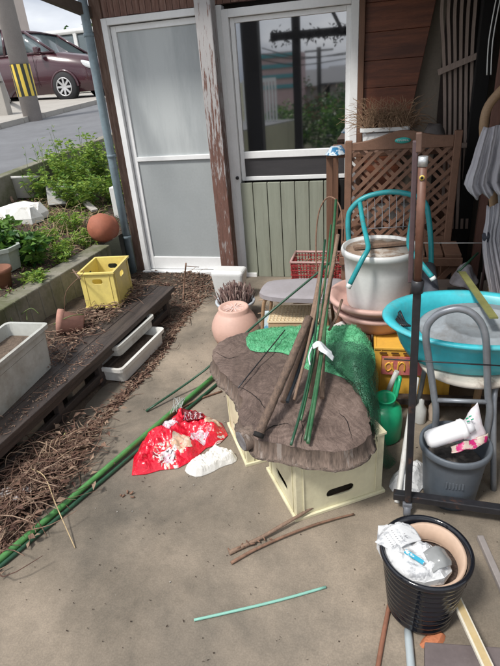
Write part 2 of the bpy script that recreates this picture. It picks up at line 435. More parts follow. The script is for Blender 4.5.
# right door
mb = MB(); frame(mb, -1.135, -.205, -.02, 1.925, HY-.05, HY+.06, .05, .05)
d2 = mb.build('glazed_door', white_al, house, bev=.003)
mb = MB(); frame(mb, -1.083, -.257, .78, 1.873, HY-.02, HY+.02, .032, .03)
mb.boxx(-1.051, -.289, HY-.024, HY+.022, .945, .995)
mb.build('sash', white_al, d2, bev=.003)
glass = mat('dark_window_glass', (.006, .007, .009), .03, .02, 2, 0, spec=1.0)
nodes(glass)[2].inputs['IOR'].default_value = 2.7
bx('window_pane', -1.052, -.288, HY-.003, HY+.003, .994, 1.842, glass, d2, 0)
bx('dark_panel', -1.052, -.24, HY-.012, HY+.008, .775, .9455, mat('dark_board', (.045, .043, .046), .5, .15, 5, .05, stretch=(1, 1, 6)), d2, 0)
sage = mat('sage_board', (.275, .295, .235), .65, .10, 5, .15, stretch=(6, 6, .6), col2=(.17, .175, .135), mix2=.6, thr=(.48, .7))
mb = MB()
xs = [-1.085, -.985, -.87, -.765, -.655, -.545, -.435, -.325]
for a, b in zip(xs[:-1], xs[1:]): mb.boxx(a, b-.006, HY-.075, HY-.055, .0, .772)
mb.boxx(-1.085, -.331, HY-.056, HY-.05, .01, .76)
mb.build('board_panel', sage, d2, bev=.003)
bx('dark_gap_panel', -.323, -.2, HY-.045, HY-.02, 0, .772, blackmat, d2, 0)  # black sheet in place of the shade inside the gap
MB().lathe([(0, -.012), (.012, -.01), (.014, 0), (.01, .012), (0, .013)], (-1.11, HY-.06, .81), 14, rot=rm(0, R(90))).build('door_knob', blackmetal, d2)
# centre trim between the doors, right trim
bx('door_trim', -1.20, -1.135, HY-.03, HY+.05, 0, 1.955, white_al)
bx('side_post', -.203, -.165, HY-.06, HY+.05, 0, 2.0, brownwood)
# red brown plywood panel, slanting right edge
mb = MB()
for i in range(9):
    z0, z1 = .55+i*.165, .55+(i+1)*.165-.002
    def xr(z): return .05+(z-.55)*.165+.0
    mb.add([(-.165, HY-.03, z0), (xr(z0), HY-.03, z0), (xr(z1), HY-.03, z1), (-.165, HY-.03, z1), (-.165, HY+.03, z0), (xr(z0), HY+.03, z0), (xr(z1), HY+.03, z1), (-.165, HY+.03, z1)],
           [(0, 1, 2, 3), (7, 6, 5, 4), (0, 4, 5, 1), (1, 5, 6, 2), (2, 6, 7, 3), (3, 7, 4, 0)])
mb.build('plywood_panel', redwood, house, bev=.002)
bx('plaster_wall', -.165, 2.2, HY+.035, HY+.085, 0, 2.4, mat('beige_plaster', (.24, .205, .165), .9, .12, 4, .2))
bx('threshold', -2.1, -1.05, HY-.12, HY-.088, -.03, .0, terra, house, .003)
# peeling post
postm = mat('peeling_post', (.17, .085, .065), .75, .3, 7, .5, stretch=(16, 16, 1.6), col2=(.42, .41, .41), mix2=.95, thr=(.47, .53))
N_, L_, B_ = nodes(postm)     # the old white paint survives mostly high up on the post
tcg = N_.new('ShaderNodeNewGeometry'); sp = N_.new('ShaderNodeSeparateXYZ'); L_.new(tcg.outputs['Position'], sp.inputs[0])
mr = N_.new('ShaderNodeMapRange'); mr.inputs[1].default_value = .7; mr.inputs[2].default_value = 1.85; mr.inputs[3].default_value = -.10; mr.inputs[4].default_value = .10
L_.new(sp.outputs[2], mr.inputs[0])
rampn = [n for n in N_ if n.type == 'VALTORGB' and abs(n.color_ramp.elements[0].position-.47) < .01][0]
srcn = rampn.inputs[0].links[0].from_socket; adn = N_.new('ShaderNodeMath'); adn.operation = 'ADD'
L_.new(srcn, adn.inputs[0]); L_.new(mr.outputs[0], adn.inputs[1]); L_.new(adn.outputs[0], rampn.inputs[0])
PX, PYY = -1.205, 3.76
MB().box((PX, PYY, 1.18), (.115, .115, 2.36)).build('post', postm, house, bev=.008)
# eaves: narrow roof over the doors, deep porch roof on the right
roofm = mat('roof_brown', (.10, .075, .06), .8, .2, 6, .2)
mb = MB()
mb.add([(-2.62, 3.05, 2.19), (-2.18, 3.05, 2.0), (-2.18, 4.6, 2.28), (-2.62, 4.6, 2.47), (-2.62, 3.05, 2.24), (-2.18, 3.05, 2.06), (-2.18, 4.6, 2.34), (-2.62, 4.6, 2.52)],
       [(0, 3, 2, 1), (4, 5, 6, 7), (0, 1, 5, 4), (1, 2, 6, 5), (2, 3, 7, 6), (3, 0, 4, 7)])
MB().boxx(-2.6, -.3, 3.45, 4.9, 2.36, 2.42).build('eave_roof', roofm, house)
MB().bar(w(90, 16, 3.92)+Vector((0, 0, .02)), w(20, -12, 3.25)+Vector((0, 0, .02)), .05, .07).build('rake_board', roofm, house, bev=.004)
MB().boxx(-.42, 3.2, 1.55, 4.0, 2.12, 2.2).build('porch_roof', roofm, house)  # out of view; its reach is extended to deepen the shade below
MB().boxx(1.0, 1.1, .9, 4.0, 0, 2.12).build('shade_wall', mat('shade_wall_plaster', (.16, .14, .12), .9, .15, 4, .2), house)  # unseen wall added to block light from the right
# downpipe
dpm = mat('downpipe_blue_grey', (.20, .27, .31), .4, .15, 9, .1, col2=(.13, .15, .16), mix2=.5)
pt = [w(85, -4, 3.83), w(133, 272, 3.83)]
pt[0].z = 2.1; pt = [Vector((-2.135, 3.84, 2.25)), Vector((-2.135, 3.84, 2.0)), Vector((-2.14, 3.84, 1.0)), Vector((-2.14, 3.84, .0))]
dp = MB().tube(pt, .033, 14).build('downpipe', dpm, house)
for z in (1.86, 1.02, .35): MB().lathe([(.036, -.012), (.039, -.008), (.039, .008), (.036, .012)], (-2.137, 3.84, z), 14).build('bracket', dpm, dp)
MB().tube([(-2.135, 3.84, 2.22), (-2.135, 3.6, 2.26)], .033, 12).build('gutter', dpm, house)

# ---------------------------------------------------------------- slatted rack, leaning on the wall on the right
dimwood = mat('dim_grey_wood', (.36, .28, .24), .7, .2, 8, .3, stretch=(14, 14, 1))
t = thing('slatted_rack', (.43, 3.8, 0), 'tall rack of long bent grey wooden slats with a crossbar, leaning on the back wall', 'rack')
for i in range(6):
    x = .315+i*.032
    P = curve([(x-.012+i*.004, 3.86, 2.0), (x-.022+i*.006, 3.80, 1.78), (x+.004+i*.002, 3.79, 1.6), (x+.035, 3.78, 1.35), (x+.07, 3.75, .95), (x+.10, 3.7, .45)], 5)
    mb = MB()
    for a, b in zip(P[:-1], P[1:]): mb.bar(a, b+(b-a)*.03, .018, .014, (0, 1, 0))
    mb.build('slat', dimwood, t)
MB().bar((.30, 3.75, 1.44), (.56, 3.75, 1.53), .02, .035).build('crossbar', dimwood, t, bev=.002)
MB().bar((.32, 3.72, 1.0), (.56, 3.72, 1.0), .02, .03).build('crossbar', dimwood, t, bev=.002)
MB().boxx(.33, .514, 3.895, 3.915, 0, 2.1).build('gap_shade_sheet', mat('gap_shade_dark', (.035, .024, .02), .9, .3, 6, .1), t)  # dark sheet added so the gaps between slats are coloured as shade
t = thing('dark_gap_fill', (.62, 3.8, 0), 'tall narrow black sheet standing in for the dark gap beside the slatted rack', 'board')
MB().boxx(.515, .60, 3.70, 3.9, 0, 2.1).build('board', blackmat, t, bev=.004)  # black block stands in for the shade of a dark gap
tag(MB().box((.60, 3.35, 1.05), (.045, .045, 2.1), rm(0, R(1))).build('timber_post', mat('reddish_post', (.20, .10, .075), .7, .2, 7, .3, stretch=(14, 14, 1))), 'reddish brown timber post standing behind the draped grey cloth', 'post')
tag(MB().boxx(.64, 1.14, 3.2, 3.25, 0, 2.1).build('pale_board', mat('pale_blue_board', (.36, .40, .44), .6, .08, 4, .05)), 'pale blue grey board leaning behind the grey cloth at the right edge', 'board')
t = thing('hanging_cord', (.61, 2.9, 0), 'thin white cord hanging down in front of the reddish timber post', 'cord')
P = [w(497, -5, 3.0), w(489, 40, 3.0), w(487, 75, 3.0)]
MB().tube(curve(P, 5), .003, 6).build('strand', whitepl, t)
MB().tube([p+Vector((.018, 0, .0)) for p in curve(P, 5)], .003, 6).build('strand', whitepl, t)

# rattan chair with grey cloth
rat = mat('rattan', (.30, .19, .105), .5, .2, 20, .3, stretch=(3, 3, 20))
t = thing('rattan_chair', (.62, 2.45, 0), 'tan rattan chair with a round arched back at the right edge', 'chair')
cx = .635
MB().tube(curve([(cx-.10, 2.42, .42), (cx-.15, 2.45, .9), (cx-.235, 2.46, 1.24), (cx-.19, 2.47, 1.37), (cx-.08, 2.47, 1.43), (cx+.08, 2.47, 1.43), (cx+.19, 2.47, 1.37), (cx+.235, 2.46, 1.24), (cx+.15, 2.45, .9), (cx+.10, 2.42, .42)], 6), .019, 10).build('back_frame', rat, t)
mb = MB()
for i in range(7): mb.tube([(cx-.15+i*.05, 2.46, .45), (cx-.15+i*.05, 2.48, 1.33)], .007, 6)
mb.build('back_spindle', mat('dark_purple_cane', (.07, .05, .065), .5, .2, 20, .1), t)
mb = MB(); mb.lathe([(0, .40), (.24, .40), (.25, .42), (.24, .44), (0, .44)], (cx, 2.2, 0), 28); mb.build('seat', rat, t)
for sx in (-1, 1):
    for sy in (-1, 1): MB().tube([(cx+sx*.18, 2.2+sy*.18, .41), (cx+sx*.2, 2.2+sy*.2, 0)], .016, 8).build('leg', rat, t)
# cloth draped over it: pleated sheet following the edge seen in the photo
clothm = mat('grey_cloth', (.40, .39, .42), .8, .10, 9, .3, stretch=(1.6, 1.6, .5), bdist=.006, fine=90, col2=(.27, .26, .29), mix2=.5)
YC = 2.34
def tri(t): t = t % 1.0; return 1-abs(2*t-1)
def clothpiece(mb, edge, wds, amp, freq, y0, seed, jit):
    rows = []
    for j_, ((px, py), wd) in enumerate(zip(edge, wds)):
        a = w(px, py, y0); rowp = []
        for k in range(60):
            u = k/59; ph = u*freq+.35*noise.noise(Vector((u*3, j_*.25, seed)))
            f = amp*(j_+1.2)/len(edge)*(tri(ph)*1.0+.5*tri(ph*2.3+.3))
            rowp.append(Vector((a.x+u*wd, y0-f+.03*u+.012*noise.noise(Vector((u*4, j_*.5, seed+3))), a.z+.012*noise.noise(Vector((u*5, j_*.3, seed+7)))-.018*tri(ph)*(j_ == len(edge)-1))))
        rows.append(rowp)
    loft(mb, rows, 2, jit)
mb = MB()
clothpiece(mb, [(487, 205), (485, 222), (482, 240), (484, 262), (487, 282), (491, 302)], [.16, .15, .16, .18, .19, .20], .045, 8, YC+.03, 2, .002)
clothpiece(mb, [(484, 126), (479, 138), (475, 150), (470, 165), (464, 183), (470, 192)], [.20, .23, .25, .28, .32, .33], .055, 7, YC, 5, .003)
tag(solid(mb.build('draped_cloth', clothm), .0012), 'crumpled pale grey cloth draped over the rattan chair back', 'cloth')
tag(MB().tube([g(487, 288, .42)+Vector((0, 0, 0)), w(486, 235, 2.35)], .017, 10).build('folded_umbrella', mat('navy_cloth', (.02, .023, .035), .7, .2, 20, .3)), 'thin dark furled umbrella leaning in front of the pale board', 'umbrella')

# ---------------------------------------------------------------- trellis bench
TY = 3.2
t = thing('trellis_bench', (.08, TY, 0), 'brown wooden garden bench with a diamond lattice back and slatted seat', 'bench')
xl, xr_, zt, zb = -.235, .375, 1.10, .5
mb = MB(); mb.boxx(xl, xl+.042, TY, TY+.04, 0, 1.12); mb.build('post', trelliswood, t, bev=.004)
mb = MB(); mb.boxx(xr_, xr_+.042, TY, TY+.04, 0, 1.15); mb.build('post', trelliswood, t, bev=.004)
# arched top rail
mb = MB(); n = 24
vs = []
for i in range(n+1):
    u = i/n; x = xl+.0425+(xr_-xl-.043)*u; h = .05*math.exp(-((u-.5)/.26)**2)
    for (dy, z) in ((0, 1.065), (0, 1.105+h+.02*u), (.035, 1.105+h+.02*u), (.035, 1.065)): vs.append((x, TY+dy+.002, z))
mb.add(vs, [(i*4+k, i*4+(k+1) % 4, i*4+4+(k+1) % 4, i*4+4+k) for i in range(n) for k in range(4)]+[(0, 1, 2, 3), (n*4+3, n*4+2, n*4+1, n*4)])
mb.build('top_rail', trelliswood, t, bev=.003)
MB().boxx(xl+.043, xr_-.001, TY+.002, TY+.035, .50, .54).build('lower_rail', trelliswood, t)
def lattice(sgn, y):
    mb = MB(); x0, x1, z0, z1 = xl+.03, xr_+.01, .53, 1.075; k = 1.0*sgn
    c = -1.6
    while c < 2.4:
        for dc in (0, .052):
            cc_ = c+dc; za, zb_2 = z0, z1; xa, xb = cc_, cc_+k*(z1-z0)
            if xa < x0: za = z0+(x0-cc_)/k; xa = x0
            if xa > x1: za = z0+(x1-cc_)/k; xa = x1
            if xb < x0: zb_2 = z0+(x0-cc_)/k; xb = x0
            if xb > x1: zb_2 = z0+(x1-cc_)/k; xb = x1
            if zb_2-za > .02 and za >= z0-.001 and zb_2 <= z1+.001: mb.bar((xa, y, za), (xb, y, zb_2), .021, .007, (0, 1, 0))
        c += .142
    return mb
lattice(1, TY+.012).build('lattice', trelliswood, t)
lattice(-1, TY+.022).build('lattice', trelliswood, t)
for i in range(7):
    x = -.24+i*.1; MB().boxx(x, x+.088, 2.93, 3.19, .498, .515).build('seat_slat', trelliswood, t, bev=.002)
MB().boxx(-.24, .455, 2.915, 2.94, .45, .497).build('seat_rail', trelliswood, t, bev=.002)
for x in (-.23, .41): MB().boxx(x, x+.042, 2.942, 2.98, 0, .496).build('leg', trelliswood, t, bev=.003)
MB().bar((.30, 2.95, .30), (.44, 2.95, .47), .03, .018, (0, 1, 0)).build('brace', trelliswood, t)
# oval turquoise badge with pale lettering marks
badge = MB(); o_ = w(400, 137, TY-.003)
badge.lathe([(0, -.003), (.045, -.003), (.045, .003), (0, .003)], (.095, TY-.003, 1.112), 30, sy=.36, rot=rm(0, R(90)))
bd = badge.build('badge', mat('badge_teal', (.05, .42, .38), .4, .05, 10, 0), t)
mb = MB()
random.seed(3)
for i in range(6):
    x = .066+i*.0105; mb.tube(curve([(x, TY-.0075, 1.108), (x+.003, TY-.0075, 1.118), (x+.006, TY-.0075, 1.108+random.uniform(0, .006)), (x+.0095, TY-.0075, 1.110)], 3), .0011, 4)
mb.build('badge_lettering', whitepl, bd)

# shelf behind, planter of dry grass on it
SH = .045
t = thing('back_shelf', (0, 3.6, 0), 'dim brown wooden shelf behind the lattice bench under the dry grass planter', 'shelf')
MB().boxx(-.36, .42, 3.32, 3.78, 1.01, 1.035).build('shelf_board', brownwood, t, bev=.003)
MB().boxx(-.3, .42, 3.34, 3.78, .55, .575).build('shelf_board', brownwood, t, bev=.003)
for x in (-.36, .38):
    for y in (3.33, 3.74): MB().boxx(x, x+.04, y, y+.035, 0, 1.009).build('leg', brownwood, t)
def planterbox(name, x0, x1, y0, y1, z0, z1, m_, label, soilz=.8, wall=.012, taper=.86, rim=.014, group=None, rz=0, par=None, soilmat=None, cat='planter'):
    cx, cy = (x0+x1)/2, (y0+y1)/2
    t = thing(name, (cx, cy, z0), label, cat, group)
    rt = rm(rz)
    def ringp(hx, hy, z, rr=.025):
        P = []
        for qx, qy, a0 in ((1, 1, 0), (-1, 1, 90), (-1, -1, 180), (1, -1, 270)):
            for k in range(4):
                a = R(a0+k*30); P.append(Vector((cx, cy, 0))+rt @ Vector((qx*(hx-rr)+rr*math.cos(a), qy*(hy-rr)+rr*math.sin(a), 0))+Vector((0, 0, z)))
        return P
    hx, hy, h = (x1-x0)/2, (y1-y0)/2, z1-z0
    levels = [ringp(hx*taper, hy*taper+.0, z0), ringp(hx-rim, hy-rim, z1-.022), ringp(hx, hy, z1-.021), ringp(hx, hy, z1), ringp(hx-rim-wall*.3, hy-rim-wall*.3, z1), ringp(hx*taper-wall, hy*taper-wall, z0+wall)]
    mb = MB(); vs = [p for l in levels for p in l]; n = 16
    mb.add(vs, [(i*n+k, i*n+(k+1) % n, (i+1)*n+(k+1) % n, (i+1)*n+k) for i in range(len(levels)-1) for k in range(n)]+[tuple(range(n-1, -1, -1)), tuple(5*n+k for k in range(n))])
    mb.build('shell', m_, t)
    if soilz:
        k = taper+(1-taper)*soilz-.07
        mb = MB(); sheet(mb, [(p.x, p.y) for p in ringp(hx*k+.0, hy*k+.005, 0)], .03, lambda x, y, d: z0+h*soilz+.012*fbm(x, y, 4, 30))
        mb.build('soil', soilmat or soil, t)
    return t
planterbox('planter_box', -.16, .14, 3.40, 3.56, 1.037, 1.165, whitepl, 'white planter box of dry straw grass behind the lattice bench')
t = thing('dry_grass', (0, 3.48, 1.15), 'tangle of dry straw coloured grass growing in the white planter box', 'plant')
mb = MB(); random.seed(11)
for i in range(520):
    a = random.uniform(0, 6.28); sp_ = random.uniform(.02, .17); h = random.choice((random.uniform(-.03, .08), random.uniform(0, .12), random.uniform(.05, .19)))
    b = Vector((random.uniform(-.13, .15), 3.48+random.uniform(-.05, .05), 1.15))
    e = b+Vector((math.cos(a)*sp_*1.3, math.sin(a)*sp_*.6, h)); md = (b+e)/2+Vector((random.uniform(-.02, .02), 0, random.uniform(.0, .07)))
    mb.tube(curve([b, md, e], 2), [.0018]*2+[.0015]*2+[.0008], 3, False)
mb.build('grass_stems', mat('straw_brown', (.34, .22, .135), .8, .35, 12, 0), t)
t = thing('printed_bag', (-.29, 3.3, .99), 'blue and white printed plastic bag on the left end of the back shelf', 'bag')
mb = MB(); sheet(mb, smoothpoly([(-.37, 3.25), (-.24, 3.25), (-.23, 3.42), (-.36, 3.42)]), .02, lambda x, y, d: 1.038+min(.04, d*1.2)+.008*fbm(x, y, 1, 30), lambda x, y, d: 1.036)
pb = mb.build('bag', mat('bag_blue_white', (.52, .60, .66), .3, .05, 30, .2, col2=(.03, .16, .32), mix2=1, thr=(.5, .53)), t)
# dark leaning things behind lattice (grey folded items)
t = thing('folded_sack', (.26, 3.5, .99), 'dull grey folded sack lying on the back shelf right of the dry grass', 'sack')
mb = MB(); sheet(mb, smoothpoly([(.17, 3.36), (.37, 3.38), (.39, 3.55), (.2, 3.6)]), .02, lambda x, y, d: 1.04+min(.12, d*2.0)+.03*fbm(x, y, 7, 14), lambda x, y, d: 1.037)
mb.build('sack_cloth', mat('dull_grey_cloth', (.14, .125, .12), .9, .2, 10, .3), t)
t = thing('clay_trough', (.1, 3.5, .58), 'pale trough on the lower board of the back shelf seen through the lattice', 'trough')
MB().boxx(-.2, .3, 3.42, 3.6, .577, .66).build('trough', mat('pale_dull', (.33, .32, .3), .7, .15, 8, .1), t, bev=.01)

# ---------------------------------------------------------------- white barrel on pink pots, orange crate
CXP, CYP = -.005, 2.475
def potshape(mb, prof, c, n=48, **k): mb.lathe(prof, c, n, **k)
t = thing('pink_pot', (CXP, CYP, .30), 'large faded pink round pot, lower one of the two under the white tub', 'pot')
MB().lathe([(0, .30), (.168, .30), (.185, .33), (.20, .36), (.215, .372), (.228, .38), (.23, .395), (.222, .402), (.205, .40), (.18, .35), (0, .34)], (CXP, CYP, 0), 56).build('pot_shell', pinkpl, t)
t = thing('pink_pot', (CXP-.005, CYP, .36), 'wide faded pink round pot holding the white tub, upper one of the two', 'pot')
MB().lathe([(0, .36), (.176, .36), (.19, .385), (.21, .415), (.232, .432), (.247, .44), (.250, .455), (.243, .463), (.225, .462), (.205, .43), (.18, .40), (0, .39)], (CXP-.005, CYP, 0), 56).build('pot_shell', pinkpl, t)
t = thing('white_tub', (CXP, CYP, .40), 'big round white plastic tub standing in the pink pots', 'tub')
MB().lathe([(0, .40), (.148, .40), (.155, .42), (.170, .60), (.176, .675), (.188, .68), (.190, .70), (.186, .712), (.178, .712), (.170, .69), (0, .685)], (CXP, CYP, 0), 56).build('tub_shell', whitepl, t)
t = thing('tub_lid', (CXP, CYP, .69), 'weathered brown and white board lying on top of the white tub', 'lid')
MB().lathe([(0, .687), (.166, .687), (.166, .70), (0, .70)], (CXP, CYP, 0), 40).build('lid_board', mat('lid_board', (.26, .18, .125), .7, .2, 8, .3, col2=(.52, .49, .45), mix2=.9, thr=(.46, .54)), t)
MB().bar((-.13, 2.44, .712), (.15, 2.52, .716), .03, .012).build('lath', bamboo, t)
# turquoise chair frame resting on the tub
t = thing('turquoise_chair_frame', (.03, 2.5, .7), 'upturned turquoise tubular chair frame with a wire back resting on the white tub', 'chair')
P = [w(350, 257, 2.56), w(348, 222, 2.62), w(352, 208, 2.63), w(366, 197, 2.64), w(390, 192, 2.65), w(412, 195, 2.64), w(425, 203, 2.62), w(429, 220, 2.60), w(431, 245, 2.58), w(431, 272, 2.55)]
MB().tube(curve(P, 6), .0135, 10).build('back_tube', turqmetal, t)
MB().tube(curve([w(360, 203, 2.63), w(363, 222, 2.5), w(367, 240, 2.36), w(368, 249, 2.27), w(362, 260, 2.22), w(350, 284, 2.2)], 6), .012, 10).build('leg', turqmetal, t)
MB().tube(curve([w(414, 198, 2.63), w(412, 218, 2.5), w(409, 240, 2.36), w(411, 250, 2.3), w(420, 262, 2.24), w(432, 277, 2.2)], 6), .012, 10).build('leg', turqmetal, t)
mb = MB()
for i in range(7):
    x = 368+i*7
    mb.tube(curve([w(x-1+i*.4, 196, 2.645), w(x+i*.2, 212, 2.62), w(x, 229, 2.55)], 3), .0017, 5)
mb.tube([w(363, 229, 2.53), w(413, 226, 2.53)], .002, 5)
mb.build('wire_back', greymetal, t)
MB().tube([w(350, 284, 2.2), w(348, 288, 2.195)], .0135, 10).build('foot_cap', whitepl, t)
MB().tube([w(432, 277, 2.2), w(434, 280, 2.195)], .0135, 10).build('foot_cap', whitepl, t)

def crate(name, loc, rz, L, W_, H, m_, label, cat='crate', group=None, flip=False, floor=True, t_=.007, ribs=True, hole=(.055, .016), holes4=(1, 1, 1, 1)):
    t = thing(name, loc, label, cat, group, rz)
    T = Matrix.Translation(Vector(loc)) @ Matrix.Rotation(rz, 4, 'Z')
    def tr(v): v = Vector(v); return T @ (Vector((v.x, v.y, H-v.z)) if flip else v)
    def put(vs, fs, nm, mm=m_, sm=False):
        mb = MB(); mb.add([tr(v) for v in vs], fs); return mb.build(nm, mm, t, bev=.0015)
    hz = H*.74
    hw, hh = hole
    sides = [((-L/2, -W_/2), (1, 0), L, 0), ((L/2, W_/2), (-1, 0), L, 1), ((L/2, -W_/2), (0, 1), W_, 2), ((-L/2, W_/2), (0, -1), W_, 3)]
    for (o, d, ln, i) in sides:
        ins = t_+.0005 if i >= 2 else 0
        hs = [(ln/2-ins, hz, hw, hh)] if holes4[i] else []
        vs, fs = plate(ln-2*ins, H, hs, t_)
        nrm = (-d[1], d[0])
        VV = [(o[0]+d[0]*(x+ins)+nrm[0]*y, o[1]+d[1]*(x+ins)+nrm[1]*y, z) for x, y, z in vs]
        pn = put(VV, fs, 'side_panel')
    e = .011
    mb = MB()   # rim flange, lower flange and corner ribs
    for z0, z1, ee in ((H-.014, H, e), (.0, .012, e*.5)):
        for x0, x1, y0, y1 in ((-L/2-ee, L/2+ee, -W_/2-ee, -W_/2-.0003), (-L/2-ee, L/2+ee, W_/2+.0003, W_/2+ee), (-L/2-ee, -L/2-.0003, -W_/2, W_/2), (L/2+.0003, L/2+ee, -W_/2, W_/2)):
            m2 = MB().boxx(x0, x1, y0, y1, z0, z1); mb.add([tr(v) for v in m2.v], m2.f)
    if ribs:
        for sx in (-1, 1):
            for sy in (-1, 1):
                for (x, y, a, b) in ((sx*(L/2-.03), sy*(W_/2+.0022), .006, .004), (sx*(L/2+.0022), sy*(W_/2-.03), .004, .006)):
                    m2 = MB().boxx(x-a/2, x+a/2, y-b/2, y+b/2, .0125, H-.0145); mb.add([tr(v) for v in m2.v], m2.f)
    mb.build('rim', m_, t, bev=.002)
    if floor:
        m2 = MB().boxx(-L/2+t_+.001, L/2-t_-.001, -W_/2+t_+.001, W_/2-t_-.001, .002, .01)
        mb = MB(); mb.add([tr(v) for v in m2.v], m2.f); mb.build('crate_floor', m_, t)
    return t
orange = mat('orange_crate_plastic', (.82, .47, .07), .45, .08, 6, .05, col2=(.55, .27, .07), mix2=.4)
OC = crate('drinks_crate', (.17, 2.34, 0), R(2), .36, .30, .298, orange, 'orange yellow drinks crate with a faded pink print, under the pink pots and basin', hole=(.06, .035), holes4=(0, 1, 0, 1), flip=True)
prm = mat('faded_pink_print', (.60, .15, .17), .6, .1, 20, 0, col2=(.72, .34, .12), mix2=.7, thr=(.5, .58))
MB().box((.13, 2.1775, .205), (.20, .004, .10), rm(R(2))).build('print_panel', prm, OC)
mb = MB()   # orange lettering on the pink panel
def stroke(P, r=.0045): mb.tube(curve([(.045+x*.17, 2.1725+x*.006, .165+z*.08) for x, z in P], 4), r, 6)
stroke([(.06, .15), (.02, .5), (.12, .7), (.2, .4), (.12, .15), (.06, .15)]); stroke([(.2, .75), (.22, .3), (.27, .12)])
stroke([(.36, .15), (.38, .8)]); stroke([(.38, .55), (.46, .75), (.54, .6), (.55, .15)])
stroke([(.68, .8), (.72, .45), (.84, .55), (.86, .25), (.72, .12)]); stroke([(.66, .85), (.86, .87)])
mb.build('print_lettering', orange, OC)
mb = MB()
for x in (.035, .09, .145, .2): mb.box((x, 2.176+x*.03, .272), (.035, .004, .007), rm(R(2)))
mb.build('slot', mat('slot_dark', (.12, .05, .01), .8, .1, 5, 0), OC)
# dark low frame and rubble behind chair
tag(MB().bar((.0, 2.12, .045), (.75, 2.16, .055), .05, .035).build('floor_timber', darkwood, bev=.004), 'dark timber lying on the ground behind the grey chair legs', 'timber')
tag(MB().tube([(.04, 2.10, .02), (.10, 2.10, .22)], .012, 10).build('pale_pipe', mat('pale_grey_pipe', (.5, .52, .5), .5, .1, 10, 0)), 'short pale pipe leaning against the front of the orange crate', 'pipe')
def bottle(name, c, m_, label, h=.1, r=.02):
    tag(MB().lathe([(0, 0), (r, 0), (r*1.05, .004), (r, h*.6), (r*.5, h*.78), (r*.45, h*.95), (0, h)], c, 18).build(name, m_), label, 'bottle')
bottle('small_bottle', (.215, 2.02, 0), mat('milky', (.55, .56, .55), .4, .1, 10, 0), 'small whitish bottle on the ground seen between the grey chair legs', .13, .025)
bottle('small_bottle', (.275, 2.05, 0), mat('beige_bottle', (.55, .45, .36), .4, .1, 10, 0), 'small beige bottle beside the whitish one between the chair legs', .12, .023)
t = thing('clutter_box', (.45, 2.6, 0), 'grey brown cardboard box behind the turquoise basin', 'box')
MB().box((.40, 2.62, .22), (.2, .25, .44), rm(R(8))).build('box_body', mat('dull_card', (.22, .17, .14), .85, .15, 7, .1), t, bev=.004)
MB().boxx(.33, .39, 2.44, 2.47, .28, .5).build('dark_panel', blackmat, t)
tag(MB().tube([g(433, 305, .55), g(428, 268, .62)], .035, 14).build('rolled_mat', mat('slate_roll', (.05, .055, .07), .7, .2, 12, .2)), 'dark slate coloured rolled mat standing beside the rack pole', 'mat')
t = thing('tangled_rag', (.5, 2.5, .45), 'small crumpled grey rag with twigs behind the turquoise basin', 'rag')
c0 = w(464, 274, 2.55)
MB().boxx(.52, .72, 2.5, 2.7, 0, c0.z-.045).build('rag_stand', mat('dull_card2', (.17, .14, .12), .85, .15, 7, .1), t)
mb = MB(); sheet(mb, smoothpoly([(c0.x-.07, 2.5), (c0.x+.02, 2.47), (c0.x+.09, 2.55), (c0.x+.0, 2.62), (c0.x-.06, 2.6)]), .012, lambda x, y, d: c0.z-.04+min(.09, d*2.2)+.03*fbm(x, y, 3, 30), lambda x, y, d: c0.z-.043)
mb.build('rag', mat('rag_grey', (.33, .31, .33), .9, .2, 14, .2, col2=(.1, .09, .09), mix2=.6), t)
tag(MB().tube([w(458, 272, 2.4), w(478, 253, 2.5)], .006, 6).build('dark_twig', darkgreen), 'short dark twig sticking up from the grey rag', 'twig')
tag(MB().bar(w(462, 272, 2.35), w(494, 318, 1.80), .03, .006).build('bamboo_slat', mat('olive_slat', (.2, .2, .07), .6, .2, 12, .1)), 'olive green bamboo slat sloping down into the turquoise basin', 'slat')

# ---------------------------------------------------------------- basin on the white chair
t = thing('folding_chair', (.34, 1.85, 0), 'grey tubular chair with an arched back carrying the turquoise basin', 'chair')
W1 = 1.62
P = [w(436, 418, 1.66), w(434, 395, 1.66), w(429, 360, 1.64), w(426, 338, W1), w(428, 325, W1), w(437, 315, W1), w(449, 310, W1), (w(461, 309, W1)), w(473, 314, W1), w(482, 325, W1), w(486, 340, W1), w(487, 362, 1.64), w(488, 395, 1.66), w(489, 418, 1.66)]
P = [g(440, 468, 0.03).lerp(P[0], .3)]+P+[g(490, 470, .03).lerp(P[-1], .3)]
P[0] = Vector((P[1].x+.006, P[1].y+.01, .0)); P[-1] = Vector((P[-2].x, P[-2].y+.01, .0))
MB().tube(curve(P, 6), .0125, 12).build('back_frame', greymetal, t)
MB().lathe([(0, .412), (.165, .412), (.18, .42), (.182, .432), (.172, .442), (0, .445)], (.36, 1.86, 0), 36, sx=1.05).build('seat', mat('seat_white_vinyl', (.52, .48, .42), .6, .1, 8, .1, col2=(.2, .15, .12), mix2=.7, thr=(.52, .6)), t)
wm = mat('chipped_white_tube', (.62, .62, .6), .4, .1, 14, .05, col2=(.3, .2, .14), mix2=.5, thr=(.6, .7))
MB().tube(curve([w(417, 378, 1.80), w(411, 410, 1.70), w(402, 470, 1.58), g(397, 503, 0)], 5), .011, 10).build('leg', wm, t)
MB().tube(curve([w(500, 378, 1.80), w(494, 400, 1.7), Vector((.47, 1.62, .0))], 5), .011, 10).build('leg', greymetal, t)
MB().tube([(.22, 2.0, .42), (.2, 2.06, 0)], .011, 8).build('leg', greymetal, t)
MB().tube([(.5, 2.0, .42), (.53, 2.06, 0)], .011, 8).build('leg', greymetal, t)
MB().tube([w(436, 400, 1.66), w(489, 402, 1.66)], .009, 8).build('stretcher', greymetal, t)
t = thing('turquoise_basin', (.36, 1.88, .445), 'wide oval turquoise plastic basin sitting on the grey chair', 'basin')
SX, SY = 1.28, 1.0
